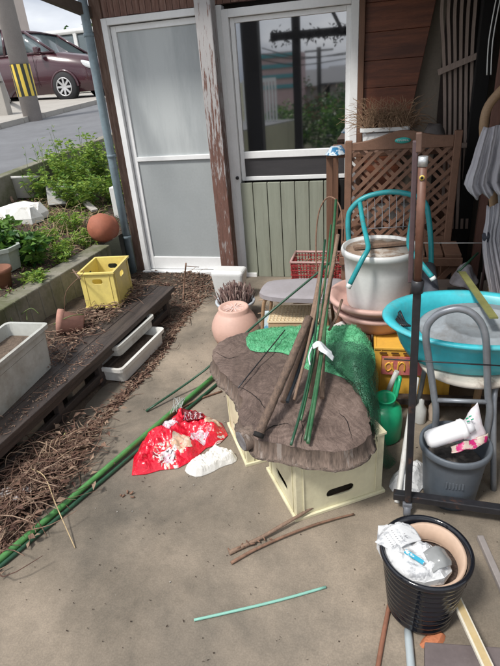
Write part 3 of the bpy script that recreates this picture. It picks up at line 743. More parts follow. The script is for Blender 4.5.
BC = (.352, 1.905, 0)
MB().lathe([(0, .447), (.165, .447), (.185, .455), (.205, .50), (.222, .56), (.232, .592), (.256, .598), (.262, .606), (.258, .614), (.240, .614), (.226, .604), (.214, .56), (.195, .49), (.17, .462), (0, .46)], BC, 64, sx=SX, sy=SY).build('basin_shell', turq, t)
lidm = mat('pale_lid', (.27, .30, .325), .5, .14, 9, .2, col2=(.12, .11, .10), mix2=.7, thr=(.5, .66))
t = thing('bath_lid', (.39, 1.86, .5), 'pale grey oval plastic seat with a round moulding lying inside the turquoise basin', 'lid')
mb = MB(); rt = rm(0, R(8))
mb.lathe([(0, .012), (.10, .012), (.108, .020), (.118, .018), (.13, .008), (.18, .0), (.19, -.008), (.185, -.015), (0, -.012)], (.395, 1.885, .578), 48, sx=1.25, sy=.95, rot=rt); mb.build('lid_shell', lidm, t)
MB().lathe([(0, .014), (.01, .014), (.011, .004)], (.565, 1.86, .59), 14).build('knob', blackmetal, t)
mb = MB()
for i in range(5): mb.tube(curve([w(388+i*3, 311, 1.98), w(393+i*3, 318+i, 1.93), w(402+i*2, 326, 1.87)], 3), .005, 6)
tag(mb.build('dark_cable', blackmetal), 'coil of dark cable lying at the left end of the turquoise basin', 'cable')

# ---------------------------------------------------------------- rack with a post, on casters
t = thing('clothes_rack', (.141, 1.434, 0), 'rusty black garment rack with a tall brown telescopic pole on casters', 'rack')
bt = Vector((.139, 1.44, .07)); tp = Vector((.096, 1.43, 1.285)); jt = bt.lerp(tp, .70)
MB().box(tuple((bt+jt)/2), (.023, .023, (jt-bt).length), rm(0, 0, math.atan2(tp.x-bt.x, tp.z-bt.z))).build('lower_pole', blackmetal, t, bev=.004)
MB().tube([jt, tp-Vector((0, 0, .02))], .0115, 14).build('upper_pole', rustbrown, t)
MB().tube([tp-Vector((0, 0, .025)), tp], .0125, 14).build('pole_cap', mat('silver_cap', (.55, .57, .58), .3, .1, 20, 0, metal=.6), t)
MB().lathe([(.0135, -.02), (.018, -.018), (.018, .018), (.0135, .02)], jt, 16).build('collar', blackmetal, t)
sk = MB().lathe([(0, 0), (.007, 0), (.007, .0008), (0, .0008)], tp+Vector((0, -.0118, -.052)), 18, rot=rm(0, R(90))).build('sticker', mat('sticker_yellow', (.6, .45, .1), .5, .05, 10, 0), t)
MB().lathe([(0, 0), (.004, 0), (.004, .0006), (0, .0006)], tp+Vector((0, -.0130, -.052)), 14, rot=rm(0, R(90))).build('sticker_mark', blackmat, sk)
MB().box((.083, 1.47, 1.12), (.014, .022, .40), rm(0, 0, R(-2))).build('inner_pole', mat('purple_brown', (.10, .065, .07), .6, .2, 14, .1), t, bev=.003)
MB().box((.0845, 1.468, 1.315), (.015, .022, .05), rm(0, 0, R(-2))).build('inner_pole_tip', mat('tip_wood', (.13, .075, .055), .6, .2, 14, .1), t, bev=.003)
A = Vector((.088, 1.455, .075)); Bp = Vector((.56, 1.445, .07))
MB().bar(A, Bp, .032, .028).build('base_bar', blackmetal, t, bev=.003)
MB().bar(Vector((.48, 1.46, .08)), Vector((.45, 1.47, 1.2)), .028, .028, (0, 1, 0)).build('far_pole', blackmetal, t, bev=.004)
MB().tube([w(384, 359, 1.45), w(505, 366, 1.45)], .0025, 6).build('thin_rod', blackmetal, t)
cas = mat('caster_grey', (.13, .14, .16), .5, .1, 12, 0)
for c in ((.139, 1.44), (.475, 1.44)):
    cc = MB().tube([(c[0]-.012, c[1], .026), (c[0]+.012, c[1], .026)], .026, 18).build('caster', cas, t)
    MB().box((c[0], c[1], .05), (.034, .03, .024)).build('caster_fork', cas, cc, bev=.004)
tag(MB().tube([w(420, 243, 2.6), w(505, 243, 2.6)], .0022, 6).build('clothes_line', whitepl), 'thin pale line stretched across behind the rack pole towards the grey cloth', 'line')

# bucket
BX, BY = .30, 1.575
t = thing('grey_bucket', (BX, BY, 0), 'dark blue grey plastic bucket standing inside the rack base', 'bucket')
MB().lathe([(0, .02), (.085, .02), (.087, 0), (.093, 0), (.097, .02), (.112, .19), (.115, .225), (.124, .226), (.127, .235), (.127, .252), (.122, .257), (.115, .254), (.110, .2), (.09, .04), (0, .035)], (BX, BY, 0), 48).build('bucket_shell', greypl, t)
mb = MB()
for i in range(6): mb.box((BX-.03+i*.011, BY-.1085+abs(i-2.5)*.001, .135), (.006, .002, .028))
mb.build('embossing', greypl, t)
MB().disc((BX, BY, .17), .1, 24, jit=.01).build('bucket_contents', mat('rubbish_dark', (.08, .07, .065), .9, .4, 30, .3), t)
t = thing('white_bottle', (BX, 1.55, .27), 'white plastic squeeze bottle lying in the grey bucket', 'bottle')
a = w(428, 440, 1.53); b = w(462, 429, 1.56); d = (b-a).normalized()
mb = MB(); rr = [.018, .030, .034, .034, .034, .034, .037, .037, .030]
ts = [-.008, 0, .015, .06, .10, .115, .118, .132, .14]
mb.tube([a+d*q for q in ts], rr, 24); mb.build('bottle_body', mat('clean_white_plastic', (.80, .80, .82), .3, .03, 8, 0), t)
MB().tube([a+d*.14, a+d*.165], [.026, .02], 20).build('bottle_cap', mat('cap_grey', (.6, .6, .63), .4, .04, 10, 0), t)
t = thing('plastic_bag', (.36, 1.58, .27), 'white plastic bag with a green mark and pink edge standing up in the bucket', 'bag')
mb = MB(); loft(mb, [[w(452, 424, 1.60), w(463, 420, 1.60), w(478, 402, 1.60)], [w(455, 434, 1.58), w(466, 428, 1.56), w(480, 414, 1.59)], [w(458, 442, 1.57), w(470, 438, 1.55), w(483, 427, 1.58)], [w(462, 450, 1.56), w(474, 447, 1.55), w(487, 438, 1.58)]], 5, .008)
pbm = mat('white_film', (.72, .70, .73), .35, .05, 14, .2, col2=(.6, .4, .45), mix2=.5, thr=(.55, .7))
bg = solid(mb.build('bag_sheet', pbm, t), .002)
mb = MB()
for px, py in ((466, 419), (469, 417), (467, 422), (471, 420)): mb.tube([w(px, py, 1.552), w(px+2.6, py-1.3, 1.552)], .0024, 6)
mb.build('green_mark', mat('green_ink', (.02, .35, .2), .5, .05, 8, 0), bg)
t = thing('pink_wrapper', (.31, 1.50, .24), 'crumpled magenta and beige wrapper in the grey bucket', 'wrapper')
mb = MB(); loft(mb, [[w(450, 446, 1.53), w(458, 443, 1.53), w(466, 440, 1.54), w(480, 438, 1.56), w(487, 434, 1.58)], [w(452, 452, 1.50), w(460, 451, 1.50), w(468, 449, 1.51), w(480, 447, 1.53), w(487, 442, 1.56)]], 5, .012)
solid(mb.build('wrapper_sheet', mat('magenta_beige', (.50, .42, .36), .4, .1, 12, .2, col2=(.45, .02, .14), mix2=1, thr=(.5, .52)), t), .002)
t = thing('crumpled_bag', (.1, 1.55, 0), 'white crumpled printed paper on the ground behind the rack caster', 'paper')
mb = MB(); P = [g(*q)[:2] for q in ((388, 490), (391, 478), (400, 470), (418, 465), (430, 472), (424, 492), (405, 497))]
sheet(mb, smoothpoly(P, 1), .012, lambda x, y, d: .004+min(.07, d*1.6)+.015*abs(fbm(x, y, 2, 40)), lambda x, y, d: .002, sm=False)
mb.build('paper_heap', paper, t)

# watering can
t = thing('watering_can', (.04, 1.93, 0), 'bright green plastic watering can between the green net and the rack pole', 'watering can')
wg = mat('watering_green', (.02, .42, .20), .35, .12, 8, .03)
WC = Vector((.05, 1.90, 0))
MB().lathe([(0, 0), (.07, 0), (.078, .01), (.08, .10), (.072, .15), (.05, .172), (.042, .176), (.042, .20), (.047, .205), (.043, .21), (.036, .2), (.036, .17), (0, .16)], WC, 32, sx=1, sy=1.15).build('can_body', wg, t)
MB().tube(curve([WC+Vector((.045, .05, .17)), WC+Vector((.06, .09, .25)), WC+Vector((.05, .14, .2)), WC+Vector((.03, .09, .1))], 6), .009, 8).build('handle', wg, t)
MB().tube(curve([WC+Vector((-.03, .03, .12)), WC+Vector((-.08, .10, .2)), WC+Vector((-.12, .16, .27))], 6), [.014]*13, 8).build('spout', wg, t)

# ---------------------------------------------------------------- cream crates + wood slab
def fp(px, z=0): return g(*px, z)
c0 = fp((296, 522)); c1 = fp((385, 489)); c2 = fp((270, 485))
ang = math.atan2(c1.y-c0.y, c1.x-c0.x)-R(2)
L_c, W_c = .365, .29
u = Vector((math.cos(ang), math.sin(ang), 0)); v = Vector((-u.y, u.x, 0))
cc = c0+u*(L_c/2+.008)+v*(W_c/2+.008)
crate('beer_crate', (cc.x, cc.y, 0), ang, L_c, W_c, .30, cream, 'cream plastic crate turned over under the front of the wooden slab', group=None, flip=True, hole=(.058, .019))
cc2 = fp((251, 466))+Vector((.02, .19, 0))
a2 = math.atan2(*(fp((251, 466))-fp((232, 425)))[:2][::-1])
crate('beer_crate', (-.455, 1.815, 0), R(31), .33, .30, .30, cream, 'cream plastic crate under the left side of the slab beside the red bag', flip=True, hole=(.058, .019))
crate('beer_crate', (-.29, 2.12, 0), R(8), .42, .30, .30, mat('tan_crate', (.5, .36, .16), .5, .1, 6, 0), 'tan plastic crate hidden under the back of the slab and green net', flip=True)

ZT = .385
top_px = [(210, 350), (221, 337), (245, 330), (285, 326), (322, 333), (345, 358), (358, 384), (368, 408), (372, 428), (363, 442), (342, 449), (310, 447), (280, 441), (258, 436), (246, 427), (238, 414), (238, 410), (243, 400), (240, 390), (232, 379), (219, 368)]
SP0 = smoothpoly([g(x, y, ZT)[:2] for x, y in top_px], 1)
SP = []
for i in range(len(SP0)):
    a = SP0[i]; b = SP0[(i+1) % len(SP0)]; k = max(1, int(math.dist(a, b)/.012))
    for j in range(k):
        x = a[0]+(b[0]-a[0])*j/k; y = a[1]+(b[1]-a[1])*j/k
        SP.append((x+.011*noise.noise(Vector((x*22, y*22, 1)))+.005*noise.noise(Vector((x*70, y*70, 2))), y+.011*noise.noise(Vector((x*22, y*22, 8)))+.005*noise.noise(Vector((x*70, y*70, 5)))))
slabm = bpy.data.materials.new('weathered_slab'); slabm.use_nodes = True
N_, L_, B_ = nodes(slabm); B_.inputs['Roughness'].default_value = .85
tc = N_.new('ShaderNodeTexCoord')
def mth(op, a, b=None, c=None):
    n_ = N_.new('ShaderNodeMath'); n_.operation = op
    for k_, q_ in enumerate((a, b, c)):
        if q_ is None: continue
        if isinstance(q_, (int, float)): n_.inputs[k_].default_value = q_
        else: L_.new(q_, n_.inputs[k_])
    return n_.outputs[0]
def nz_n(vec, scale, det=5, rough=.6):
    n_ = N_.new('ShaderNodeTexNoise'); n_.inputs['Scale'].default_value = scale; n_.inputs['Detail'].default_value = det; n_.inputs['Roughness'].default_value = rough
    L_.new(vec, n_.inputs[0]); return n_.outputs[0]
wob = N_.new('ShaderNodeTexNoise'); wob.inputs['Scale'].default_value = 3.2; wob.inputs['Detail'].default_value = 4; L_.new(tc.outputs['Object'], wob.inputs[0])
vm = N_.new('ShaderNodeVectorMath'); vm.operation = 'MULTIPLY_ADD'; vm.inputs[1].default_value = (.34, .34, 0); L_.new(wob.outputs['Color'], vm.inputs[0]); L_.new(tc.outputs['Object'], vm.inputs[2])
sx = N_.new('ShaderNodeSeparateXYZ'); L_.new(vm.outputs[0], sx.inputs[0])
ax_ = mth('SUBTRACT', sx.outputs[0], .19); ay_ = mth('SUBTRACT', sx.outputs[1], .15)
rad_ = mth('SQRT', mth('ADD', mth('MULTIPLY', ax_, ax_), mth('MULTIPLY', ay_, ay_))); ang_ = mth('ARCTAN2', ay_, ax_)
cA = N_.new('ShaderNodeCombineXYZ'); L_.new(mth('MULTIPLY', rad_, 60), cA.inputs[0]); L_.new(mth('MULTIPLY', ang_, 1.4), cA.inputs[1])
cB = N_.new('ShaderNodeCombineXYZ'); L_.new(mth('MULTIPLY', ang_, 34), cB.inputs[0]); L_.new(mth('MULTIPLY', rad_, 11), cB.inputs[1])
rings = nz_n(cA.outputs[0], 1, 4, .6); rays = nz_n(cB.outputs[0], 1, 6, .7)
big = nz_n(tc.outputs['Object'], 5, 6, .65); fin = nz_n(tc.outputs['Object'], 260, 3, .6)
h_ = mth('MULTIPLY_ADD', rings, .20, mth('MULTIPLY_ADD', rays, .34, mth('MULTIPLY_ADD', big, .28, mth('MULTIPLY', fin, .18))))
cr = N_.new('ShaderNodeValToRGB'); cr.color_ramp.elements[0].position = .37; cr.color_ramp.elements[1].position = .66
cr.color_ramp.elements[0].color = (.030, .019, .016, 1); cr.color_ramp.elements[1].color = (.26, .19, .16, 1)
e = cr.color_ramp.elements.new(.5); e.color = (.115, .080, .066, 1)
L_.new(h_, cr.inputs[0]); L_.new(cr.outputs[0], B_.inputs['Base Color'])
bp = N_.new('ShaderNodeBump'); bp.inputs['Strength'].default_value = .8; bp.inputs['Distance'].default_value = .006; L_.new(h_, bp.inputs['Height']); L_.new(bp.outputs[0], B_.inputs['Normal'])
MATS['slab'] = slabm
# bark / sawn side
barkm = mat('slab_side', (.17, .125, .10), .85, .5, 9, .9, stretch=(7, 7, .5), fine=30, col2=(.36, .32, .29), mix2=.55, thr=(.55, .64), bdist=.006)
t = thing('wood_slab', (-.35, 1.75, .30), 'large irregular weathered dark wooden slab lying on the cream crates', 'slab')
def stop(x, y, d): return ZT-(.014*math.exp(-d/.010))+(.006*fbm(x, y, 0, 7)+.002*fbm(x, y, 5, 60))*min(1, d/.02)
mb = MB(); sheet(mb, SP, .018, stop)
mb.build('slab_top', slabm, t)
mb = MB(); n = len(SP); SPd = []
for i in range(n):
    a = SP[i]; b = SP[(i+1) % n]; k = max(1, int(math.dist(a, b)/.012))
    for j in range(k): SPd.append((a[0]+(b[0]-a[0])*j/k, a[1]+(b[1]-a[1])*j/k))
n = len(SPd); cxs = sum(p[0] for p in SPd)/n; cys = sum(p[1] for p in SPd)/n
lev = [(0, ZT-.0145), (.002, ZT-.03), (-.002, ZT-.055), (-.008, .305), (-.02, .3015)]
vs = []
for li, (o, z) in enumerate(lev):
    for i, (x, y) in enumerate(SPd):
        a = SPd[i-1]; b = SPd[(i+1) % n]; tx, ty = b[0]-a[0], b[1]-a[1]; l = math.hypot(tx, ty) or 1; nx, ny = ty/l, -tx/l
        if (x-cxs)*nx+(y-cys)*ny < 0 and False: nx, ny = -nx, -ny
        area = 1
        q = o+(.005*fbm(x*26, y*26, z*5, 1)+.004*noise.noise(Vector((x*90, y*90, z*12))) if 0 < li < 4 else 0)
        vs.append((x+nx*q*SGN if False else x+nx*q, y+ny*q, z))
mb.add(vs, [(j*n+i, j*n+(i+1) % n, (j+1)*n+(i+1) % n, (j+1)*n+i) for j in range(4) for i in range(n)]+[tuple(4*n+i for i in range(n))], True)
mb.build('slab_side', barkm, t)
mb = MB()
for P in ([(232, 384), (250, 392), (262, 404), (271, 420)], [(300, 446), (303, 430), (300, 415)], [(352, 440), (348, 424), (338, 410)], [(215, 352), (228, 358), (238, 356)], [(262, 436), (270, 428), (285, 424), (292, 426)]):
    C = [Vector((q.x, q.y, stop(q.x, q.y, .05)+.0006)) for q in curve([g(x, y, ZT) for x, y in P], 7)]
    C = [c_+Vector((random.uniform(-.002, .002), random.uniform(-.002, .002), 0)) for c_ in C]
    mb.tube(C, [.0018*(1-abs(2*i_/(len(C)-1)-1))+.0003 for i_ in range(len(C))], 5)
sb = MB(); a0 = g(268, 428, .343); b0 = g(241, 441, .338); sb.tube([a0, a0.lerp(b0, .6), b0.lerp(a0, .06), b0], [.030, .041, .043, .038], 22, True, .05); sb.build('branch_stub', barkm, t)
dd = (b0-a0).normalized(); sb = MB(); sb.tube([b0, b0+dd*.0015], [.037, .036], 22, True, .04); sb.build('cut_end', mat('grey_end_grain', (.24, .23, .235), .85, .3, 30, .8, stretch=(1, 1, 1), fine=140, col2=(.10, .09, .09), mix2=.6), t)
mb.build('drying_crack', mat('crack_dark', (.012, .009, .008), .95, .2, 20, 0), t)

# bright green mat and dark net
gmatm = mat('bright_green_mat', (.085, .38, .18), .7, .3, 40, .8, fine=220, col2=(.16, .48, .26), mix2=.6, thr=(.42, .6), bdist=.008)
P = [g(x, y, .41)[:2] for x, y in [(245, 331), (262, 325), (300, 322), (336, 324), (356, 328), (371, 338), (377, 356), (372, 374), (357, 378), (338, 371), (322, 366), (308, 367), (296, 356), (286, 349), (272, 347), (258, 348), (247, 345)]]
def gz(x, y, d):
    bump = .075*math.exp(-(((x+.03)/.16)**2+((y-2.12)/.22)**2))
    return ZT+.004+min(d, .02)*.5+bump*min(1, d/.05)+.006*fbm(x, y, 2, 25)
mb = MB(); PM = smoothpoly(P, 1); sheet(mb, PM, .015, gz, lambda x, y, d: ZT+.002)
random.seed(66)
for i in range(9000):
    x = random.uniform(min(q[0] for q in PM), max(q[0] for q in PM)); y = random.uniform(min(q[1] for q in PM), max(q[1] for q in PM))
    if not inpoly(x, y, PM): continue
    a = random.uniform(0, 6.28); mb.leaf((x, y, gz(x, y, edist(x, y, PM))-.001), (math.cos(a)*.7, math.sin(a)*.7, 1), random.uniform(.006, .013), .0022)
tag(mb.build('green_mat', gmatm), 'bright green plastic turf mat spread over the back of the wooden slab', 'mat')
netm = bpy.data.materials.new('dark_green_net'); netm.use_nodes = True
N_, L_, B_ = nodes(netm); B_.inputs['Roughness'].default_value = .6
tc = N_.new('ShaderNodeTexCoord'); vo = N_.new('ShaderNodeTexVoronoi'); vo.feature = 'DISTANCE_TO_EDGE'; vo.inputs['Scale'].default_value = 150; L_.new(tc.outputs['Object'], vo.inputs[0])
rp = N_.new('ShaderNodeMath'); rp.operation = 'LESS_THAN'; rp.inputs[1].default_value = .085; L_.new(vo.outputs[0], rp.inputs[0]); L_.new(rp.outputs[0], B_.inputs['Alpha'])
nn = N_.new('ShaderNodeTexNoise'); nn.inputs['Scale'].default_value = 14; nn.inputs['Detail'].default_value = 6; L_.new(tc.outputs['Object'], nn.inputs[0])
cr = N_.new('ShaderNodeValToRGB'); cr.color_ramp.elements[0].position = .35; cr.color_ramp.elements[1].position = .7; cr.color_ramp.elements[0].color = (.012, .06, .035, 1); cr.color_ramp.elements[1].color = (.04, .17, .09, 1)
L_.new(nn.outputs[0], cr.inputs[0]); L_.new(cr.outputs[0], B_.inputs['Base Color'])
def Z(x, y, z): return g(x, y, z)
rows = [[Z(318, 344, .415), Z(335, 343, .46), Z(350, 342, .49), Z(363, 345, .485), Z(371, 352, .46), Z(375, 362, .41)],
        [Z(322, 356, .41), Z(338, 357, .44), Z(352, 361, .47), Z(364, 366, .455), Z(372, 372, .41), Z(376, 380, .35)],
        [Z(334, 368, .40), Z(346, 374, .42), Z(357, 383, .43), Z(367, 388, .41), Z(374, 396, .35), Z(378, 400, .28)],
        [Z(352, 381, .395), Z(359, 391, .40), Z(366, 402, .40), Z(372, 410, .37), Z(377, 420, .28), Z(380, 424, .20)],
        [Z(366, 398, .395), Z(369, 410, .39), Z(373, 424, .37), Z(377, 436, .28), Z(382, 446, .14), Z(386, 446, .07)],
        [Z(374, 420, .37), Z(376, 435, .31), Z(379, 450, .2), Z(383, 462, .08), Z(390, 468, .012), Z(397, 462, .008)]]
mb = MB(); loft(mb, rows, 7, .006, seed=3)
rows2 = [[p+Vector((-.004, .003, -.010)) for p in r] for r in rows]; loft(mb, rows2, 7, .009, seed=8); rows2 = [[p+Vector((.006, -.004, .004)) for p in r[1:]] for r in rows[:-1]]; loft(mb, rows2, 7, .009, seed=5)
tag(mb.build('green_net', netm), 'dark green garden netting draped over the right side of the slab down to the ground', 'net')

# ---------------------------------------------------------------- sticks
def stick(name, P, r, m_, label=None, cat='stick', par=None, sub=4, n=8, group=None, wob=.05, taper=1):
    C = curve(P, sub); k = len(C)
    o = MB().tube(C, [r*(1-(1-taper)*i/(k-1)) for i in range(k)], n, True, wob).build(name, m_, par)
    if label: tag(o, label, cat, group)
    return o
stick('thick_branch', [Z(258, 436, .405), Z(270, 408, .45), Z(287, 370, .51), Z(309, 318, .60)], .0165, mat('dark_branch', (.17, .115, .085), .85, .35, 9, .9, stretch=(16, 4, 16), fine=40, col2=(.07, .05, .042), mix2=.7, bdist=.004), 'thick grey brown branch with a charred tip lying across the slab', 'branch', wob=.14, sub=9)
MB().tube([Z(258, 437, .403), Z(259.5, 433, .412)], .0195, 10).build('charred_tip', blackmat, bpy.data.objects['thick_branch'])
t = thing('stake_bundle', tuple(Z(310, 390, .40)), 'bundle of green stakes and brown sticks tied together on the slab', 'stakes')
def ps(P, r, m_, **k): return stick('stake', P, r, m_, par=t, **k)
ps([Z(308, 443, .40), Z(316, 395, .45), Z(326, 320, .58), Z(336, 200, .93)], .0065, greenst)
ps([Z(291, 445, .398), Z(303, 402, .45), Z(314, 345, .54), Z(325, 240, .82)], .005, darkgreen)
ps([Z(301, 420, .40), Z(310, 380, .46), Z(321, 320, .57), Z(331, 225, .83)], .0045, greenst)
ps([Z(283, 402, .41), Z(296, 365, .48), Z(312, 318, .58), Z(322, 265, .72)], .011, bamboo)
ps([Z(322, 398, .405), Z(323, 360, .47), Z(326, 310, .59), Z(338, 235, .83)], .009, bamboo)
ps([Z(310, 398, .41), Z(318, 350, .51), Z(328, 290, .66), Z(334, 262, .74)], .008, bamboo)
ps([Z(287, 402, .41), Z(298, 372, .46), Z(308, 345, .52), Z(316, 322, .57)], .008, mat('slate_stick', (.06, .075, .09), .5, .2, 14, .1))
ps([Z(294, 400, .41), Z(307, 350, .53), Z(320, 290, .66)], .006, bamboo)
ps([Z(305, 440, .397), Z(313, 400, .44), Z(322, 345, .53), Z(327, 300, .62)], .005, greenst)
ps([Z(329, 330, .52), Z(336, 318, .54), Z(342, 300, .57)], .006, bamboo)
mb = MB(); loft(mb, [[Z(312, 345, .56), Z(318, 341, .575), Z(324, 344, .56), Z(331, 352, .53)], [Z(313, 349, .55), Z(319, 346, .565), Z(325, 349, .555), Z(333, 357, .52)]], 5, .008)
solid(mb.build('tie', mat('white_tie', (.62, .66, .68), .5, .06, 10, 0), t), .003)
mb = MB(); loft(mb, [[Z(320, 344, .58), Z(327, 350, .57), Z(334, 356, .55)], [Z(318, 349, .575), Z(325, 355, .56), Z(331, 360, .54)]], 5, .012, seed=6); solid(mb.build('tie', MATS['white_tie'], t), .003)
MB().tube(curve([Z(312, 347, .56), Z(309, 356, .54), Z(310, 365, .52)], 4), .003, 6).build('tie_end', MATS['white_tie'], t)
stick('long_thin_stake', [Z(146, 411, .01), Z(205, 370, .10), Z(255, 325, .37), Z(331, 262, .62)], .006, darkgreen, 'long thin dark green stake sloping from the ground up past the grey stool', 'stake')
stick('bent_wire', [w(317, 275, 2.75), w(316, 240, 2.8), w(319, 212, 2.85), w(327, 198, 2.85), w(336, 200, 2.8), w(342, 215, 2.75), (w(342, 245, 2.7))], .0042, twigm, 'thin bent cane looping above the tied stakes', 'cane', sub=6)
mb_p = stick('thin_dark_twig', [Z(238, 388, .396), Z(285, 330, .43)], .0028, blackmetal, 'thin dark twig lying across the left part of the slab', 'twig')

# green long poles on the ground
def ribbed(name, A, Bq, r, m_, label, cat='garden stake'):
    A = Vector(A); Bq = Vector(Bq); n = 90; P = []; rs = []
    for i in range(n+1):
        P.append(A.lerp(Bq, i/n)); rs.append(r*(1.0+(.09 if i % 9 == 0 else 0)))
    return tag(MB().tube(P, rs, 12).build(name, m_), label, cat)
ribbed('garden_stake', g(-22, 578, .02), g(214, 376, .02), .0122, mat('green_stake_light', (.085, .26, .075), .35, .2, 14, .15, col2=(.04, .15, .05), mix2=.5), 'thick bright green plastic stake lying across the concrete, frontmost of the green stakes')
ribbed('garden_stake', g(-22, 585, .010), g(217, 384, .010), .0082, darkgreen, 'thinner dark green stake lying against the thick green one')
stick('ground_cane', [g(165, 420, .008), g(192, 402, .008), g(222, 391, .008)], .005, twigm, 'short brown cane on the ground behind the green stakes', 'cane')
mb = MB(); random.seed(5)
for i in range(7): mb.tube(curve([g(170+i*2, 414-i, .04), g(174+i, 404+random.uniform(-4, 4), .05), g(180+random.uniform(-6, 6), 398, .045), g(176+random.uniform(-5, 5), 412, .035)], 4), .0013, 4)
tag(mb.build('wire_tie', mat('pale_wire', (.5, .52, .5), .4, .1, 10, 0)), 'tangled pale wire tie around the green stakes', 'wire')

# ---------------------------------------------------------------- red bag, white rag
redm = bpy.data.materials.new('red_print_bag'); redm.use_nodes = True
N_, L_, B_ = nodes(redm); B_.inputs['Roughness'].default_value = .22; B_.inputs['Coat Weight'].default_value = .3
tc = N_.new('ShaderNodeTexCoord')
n1 = N_.new('ShaderNodeTexNoise'); n1.inputs['Scale'].default_value = 13; n1.inputs['Detail'].default_value = 4; n1.inputs['Distortion'].default_value = 1.2; L_.new(tc.outputs['Object'], n1.inputs[0])
n2 = N_.new('ShaderNodeTexNoise'); n2.inputs['Scale'].default_value = 5.5; n2.inputs['Detail'].default_value = 1
mp = N_.new('ShaderNodeMapping'); mp.inputs['Location'].default_value = (.6, .25, 0); L_.new(tc.outputs['Object'], mp.inputs[0]); L_.new(mp.outputs[0], n2.inputs[0])
r1 = N_.new('ShaderNodeValToRGB'); els = r1.color_ramp; els.interpolation = 'CONSTANT'
els.elements[0].position = 0; els.elements[0].color = (.30, .008, .02, 1); els.elements[1].position = .40; els.elements[1].color = (.62, .57, .55, 1)
for p_, c_ in ((.46, (.55, .01, .025)), (.54, (.52, .36, .27)), (.60, (.62, .60, .62)), (.66, (.12, .1, .14))): q = els.elements.new(p_); q.color = (*c_, 1)
L_.new(n1.outputs[0], r1.inputs[0])
r2 = N_.new('ShaderNodeValToRGB'); r2.color_ramp.elements[0].position = .53; r2.color_ramp.elements[1].position = .56; L_.new(n2.outputs[0], r2.inputs[0])
mx = N_.new('ShaderNodeMixRGB'); L_.new(r2.outputs[0], mx.inputs[0]); mx.inputs[1].default_value = (.62, .008, .03, 1); L_.new(r1.outputs[0], mx.inputs[2]); L_.new(mx.outputs[0], B_.inputs['Base Color'])
bp = N_.new('ShaderNodeBump'); bp.inputs['Strength'].default_value = .6; bp.inputs['Distance'].default_value = .01
n3 = N_.new('ShaderNodeTexNoise'); n3.inputs['Scale'].default_value = 34; n3.inputs['Distortion'].default_value = 1; L_.new(tc.outputs['Object'], n3.inputs[0]); L_.new(n3.outputs[0], bp.inputs['Height']); L_.new(bp.outputs[0], B_.inputs['Normal'])
t = thing('red_bag', tuple(g(180, 445)), 'crumpled glossy red printed plastic snack bag lying on the concrete', 'bag')
P = [g(x, y)[:2] for x, y in [(132, 476), (134, 458), (141, 445), (155, 432), (168, 424), (180, 412), (190, 414), (205, 417), (222, 424), (228, 436), (220, 444), (206, 449), (193, 461), (178, 469), (160, 471), (146, 475)]]
def rz_(x, y, d): return .006+min(.055, d*1.2)*(.75+.6*fbm(x, y, 1, 8))+(.030*abs(noise.noise(Vector((x*24, y*24, 3))))+.016*abs(noise.noise(Vector((x*52, y*52, 6)))))*min(1, d/.03)
mb = MB(); sheet(mb, P, .0065, rz_, lambda x, y, d: .003, sm=True); bf = mb.build('bag_film', redm, t)
def decal(nm, P, m_, lift=.0016):
    mb = MB(); sheet(mb, P, .006, lambda x, y, d: rz_(x, y, edist(x, y, BAGP))+lift); return mb.build(nm, m_, bf)
BAGP = [g(x, y)[:2] for x, y in [(132, 476), (134, 458), (141, 445), (155, 432), (168, 424), (180, 412), (190, 414), (205, 417), (222, 424), (228, 436), (220, 444), (206, 449), (193, 461), (178, 469), (160, 471), (146, 475)]]
def blob(cx_, cy_, rx_, ry_, wv_=.18, n_=22, sd_=0):
    return [tuple(g(cx_+rx_*math.cos(a_)*(1+wv_*math.sin(5*a_+sd_)), cy_+ry_*math.sin(a_)*(1+wv_*math.sin(5*a_+sd_)))[:2]) for a_ in [k_*2*math.pi/n_ for k_ in range(n_)]]
mw = mat('print_white', (.62, .58, .60), .3, .1, 50, .1, col2=(.55, .2, .3), mix2=.8, thr=(.5, .54)); mt = mat('print_tan', (.55, .36, .25), .3, .12, 50, .1, col2=(.62, .55, .48), mix2=.7, thr=(.5, .54))
md_ = mat('print_dark_red', (.16, .006, .012), .3, .1, 30, .1); mk = mat('print_ink', (.03, .02, .04), .3, .1, 20, 0)
decal('print_patch', blob(170, 433, 9, 7), mw); decal('print_patch', blob(183, 451, 10, 8, .1), mt); decal('print_patch', blob(214, 430, 8, 5.5, .12, sd_=1), mt)
decal('print_patch', blob(200, 443, 9, 5.5, .15, sd_=2), mw); decal('print_patch', blob(170, 462, 6, 5, .2, sd_=3), mw)
decal('print_label', [tuple(g(*q)[:2]) for q in ((182, 418), (204, 420), (206, 430), (185, 430))], md_)
def inkline(Pp, r_, m_, nm):
    mb = MB(); C = curve([g(*q) for q in Pp], 4); C = [Vector((c_.x, c_.y, rz_(c_.x, c_.y, edist(c_.x, c_.y, BAGP))+.0035)) for c_ in C]; mb.tube(C, r_, 5); return mb.build(nm, m_, bf)
for k_ in range(4):
    x_ = 185+k_*5
    inkline([(x_, 422), (x_+3.5, 422.5)], .0016, mw, 'lettering'); inkline([(x_+1.5, 420.5), (x_+1.5, 424), (x_+.3, 427.5)], .0016, mw, 'lettering'); inkline([(x_+1.8, 424), (x_+3.6, 427.5)], .0016, mw, 'lettering')
for q in ((168, 460), (172, 461), (170, 464), (174, 465)): inkline([q, (q[0]+2.5, q[1]-2)], .0016, mk, 'lettering')
t = thing('white_rag', tuple(g(210, 463)), 'white crumpled cloth lying beside the red bag', 'cloth')
P = [g(x, y)[:2] for x, y in [(184, 470), (192, 462), (205, 457), (212, 449), (226, 450), (238, 457), (236, 463), (222, 467), (212, 473), (198, 478), (188, 475)]]
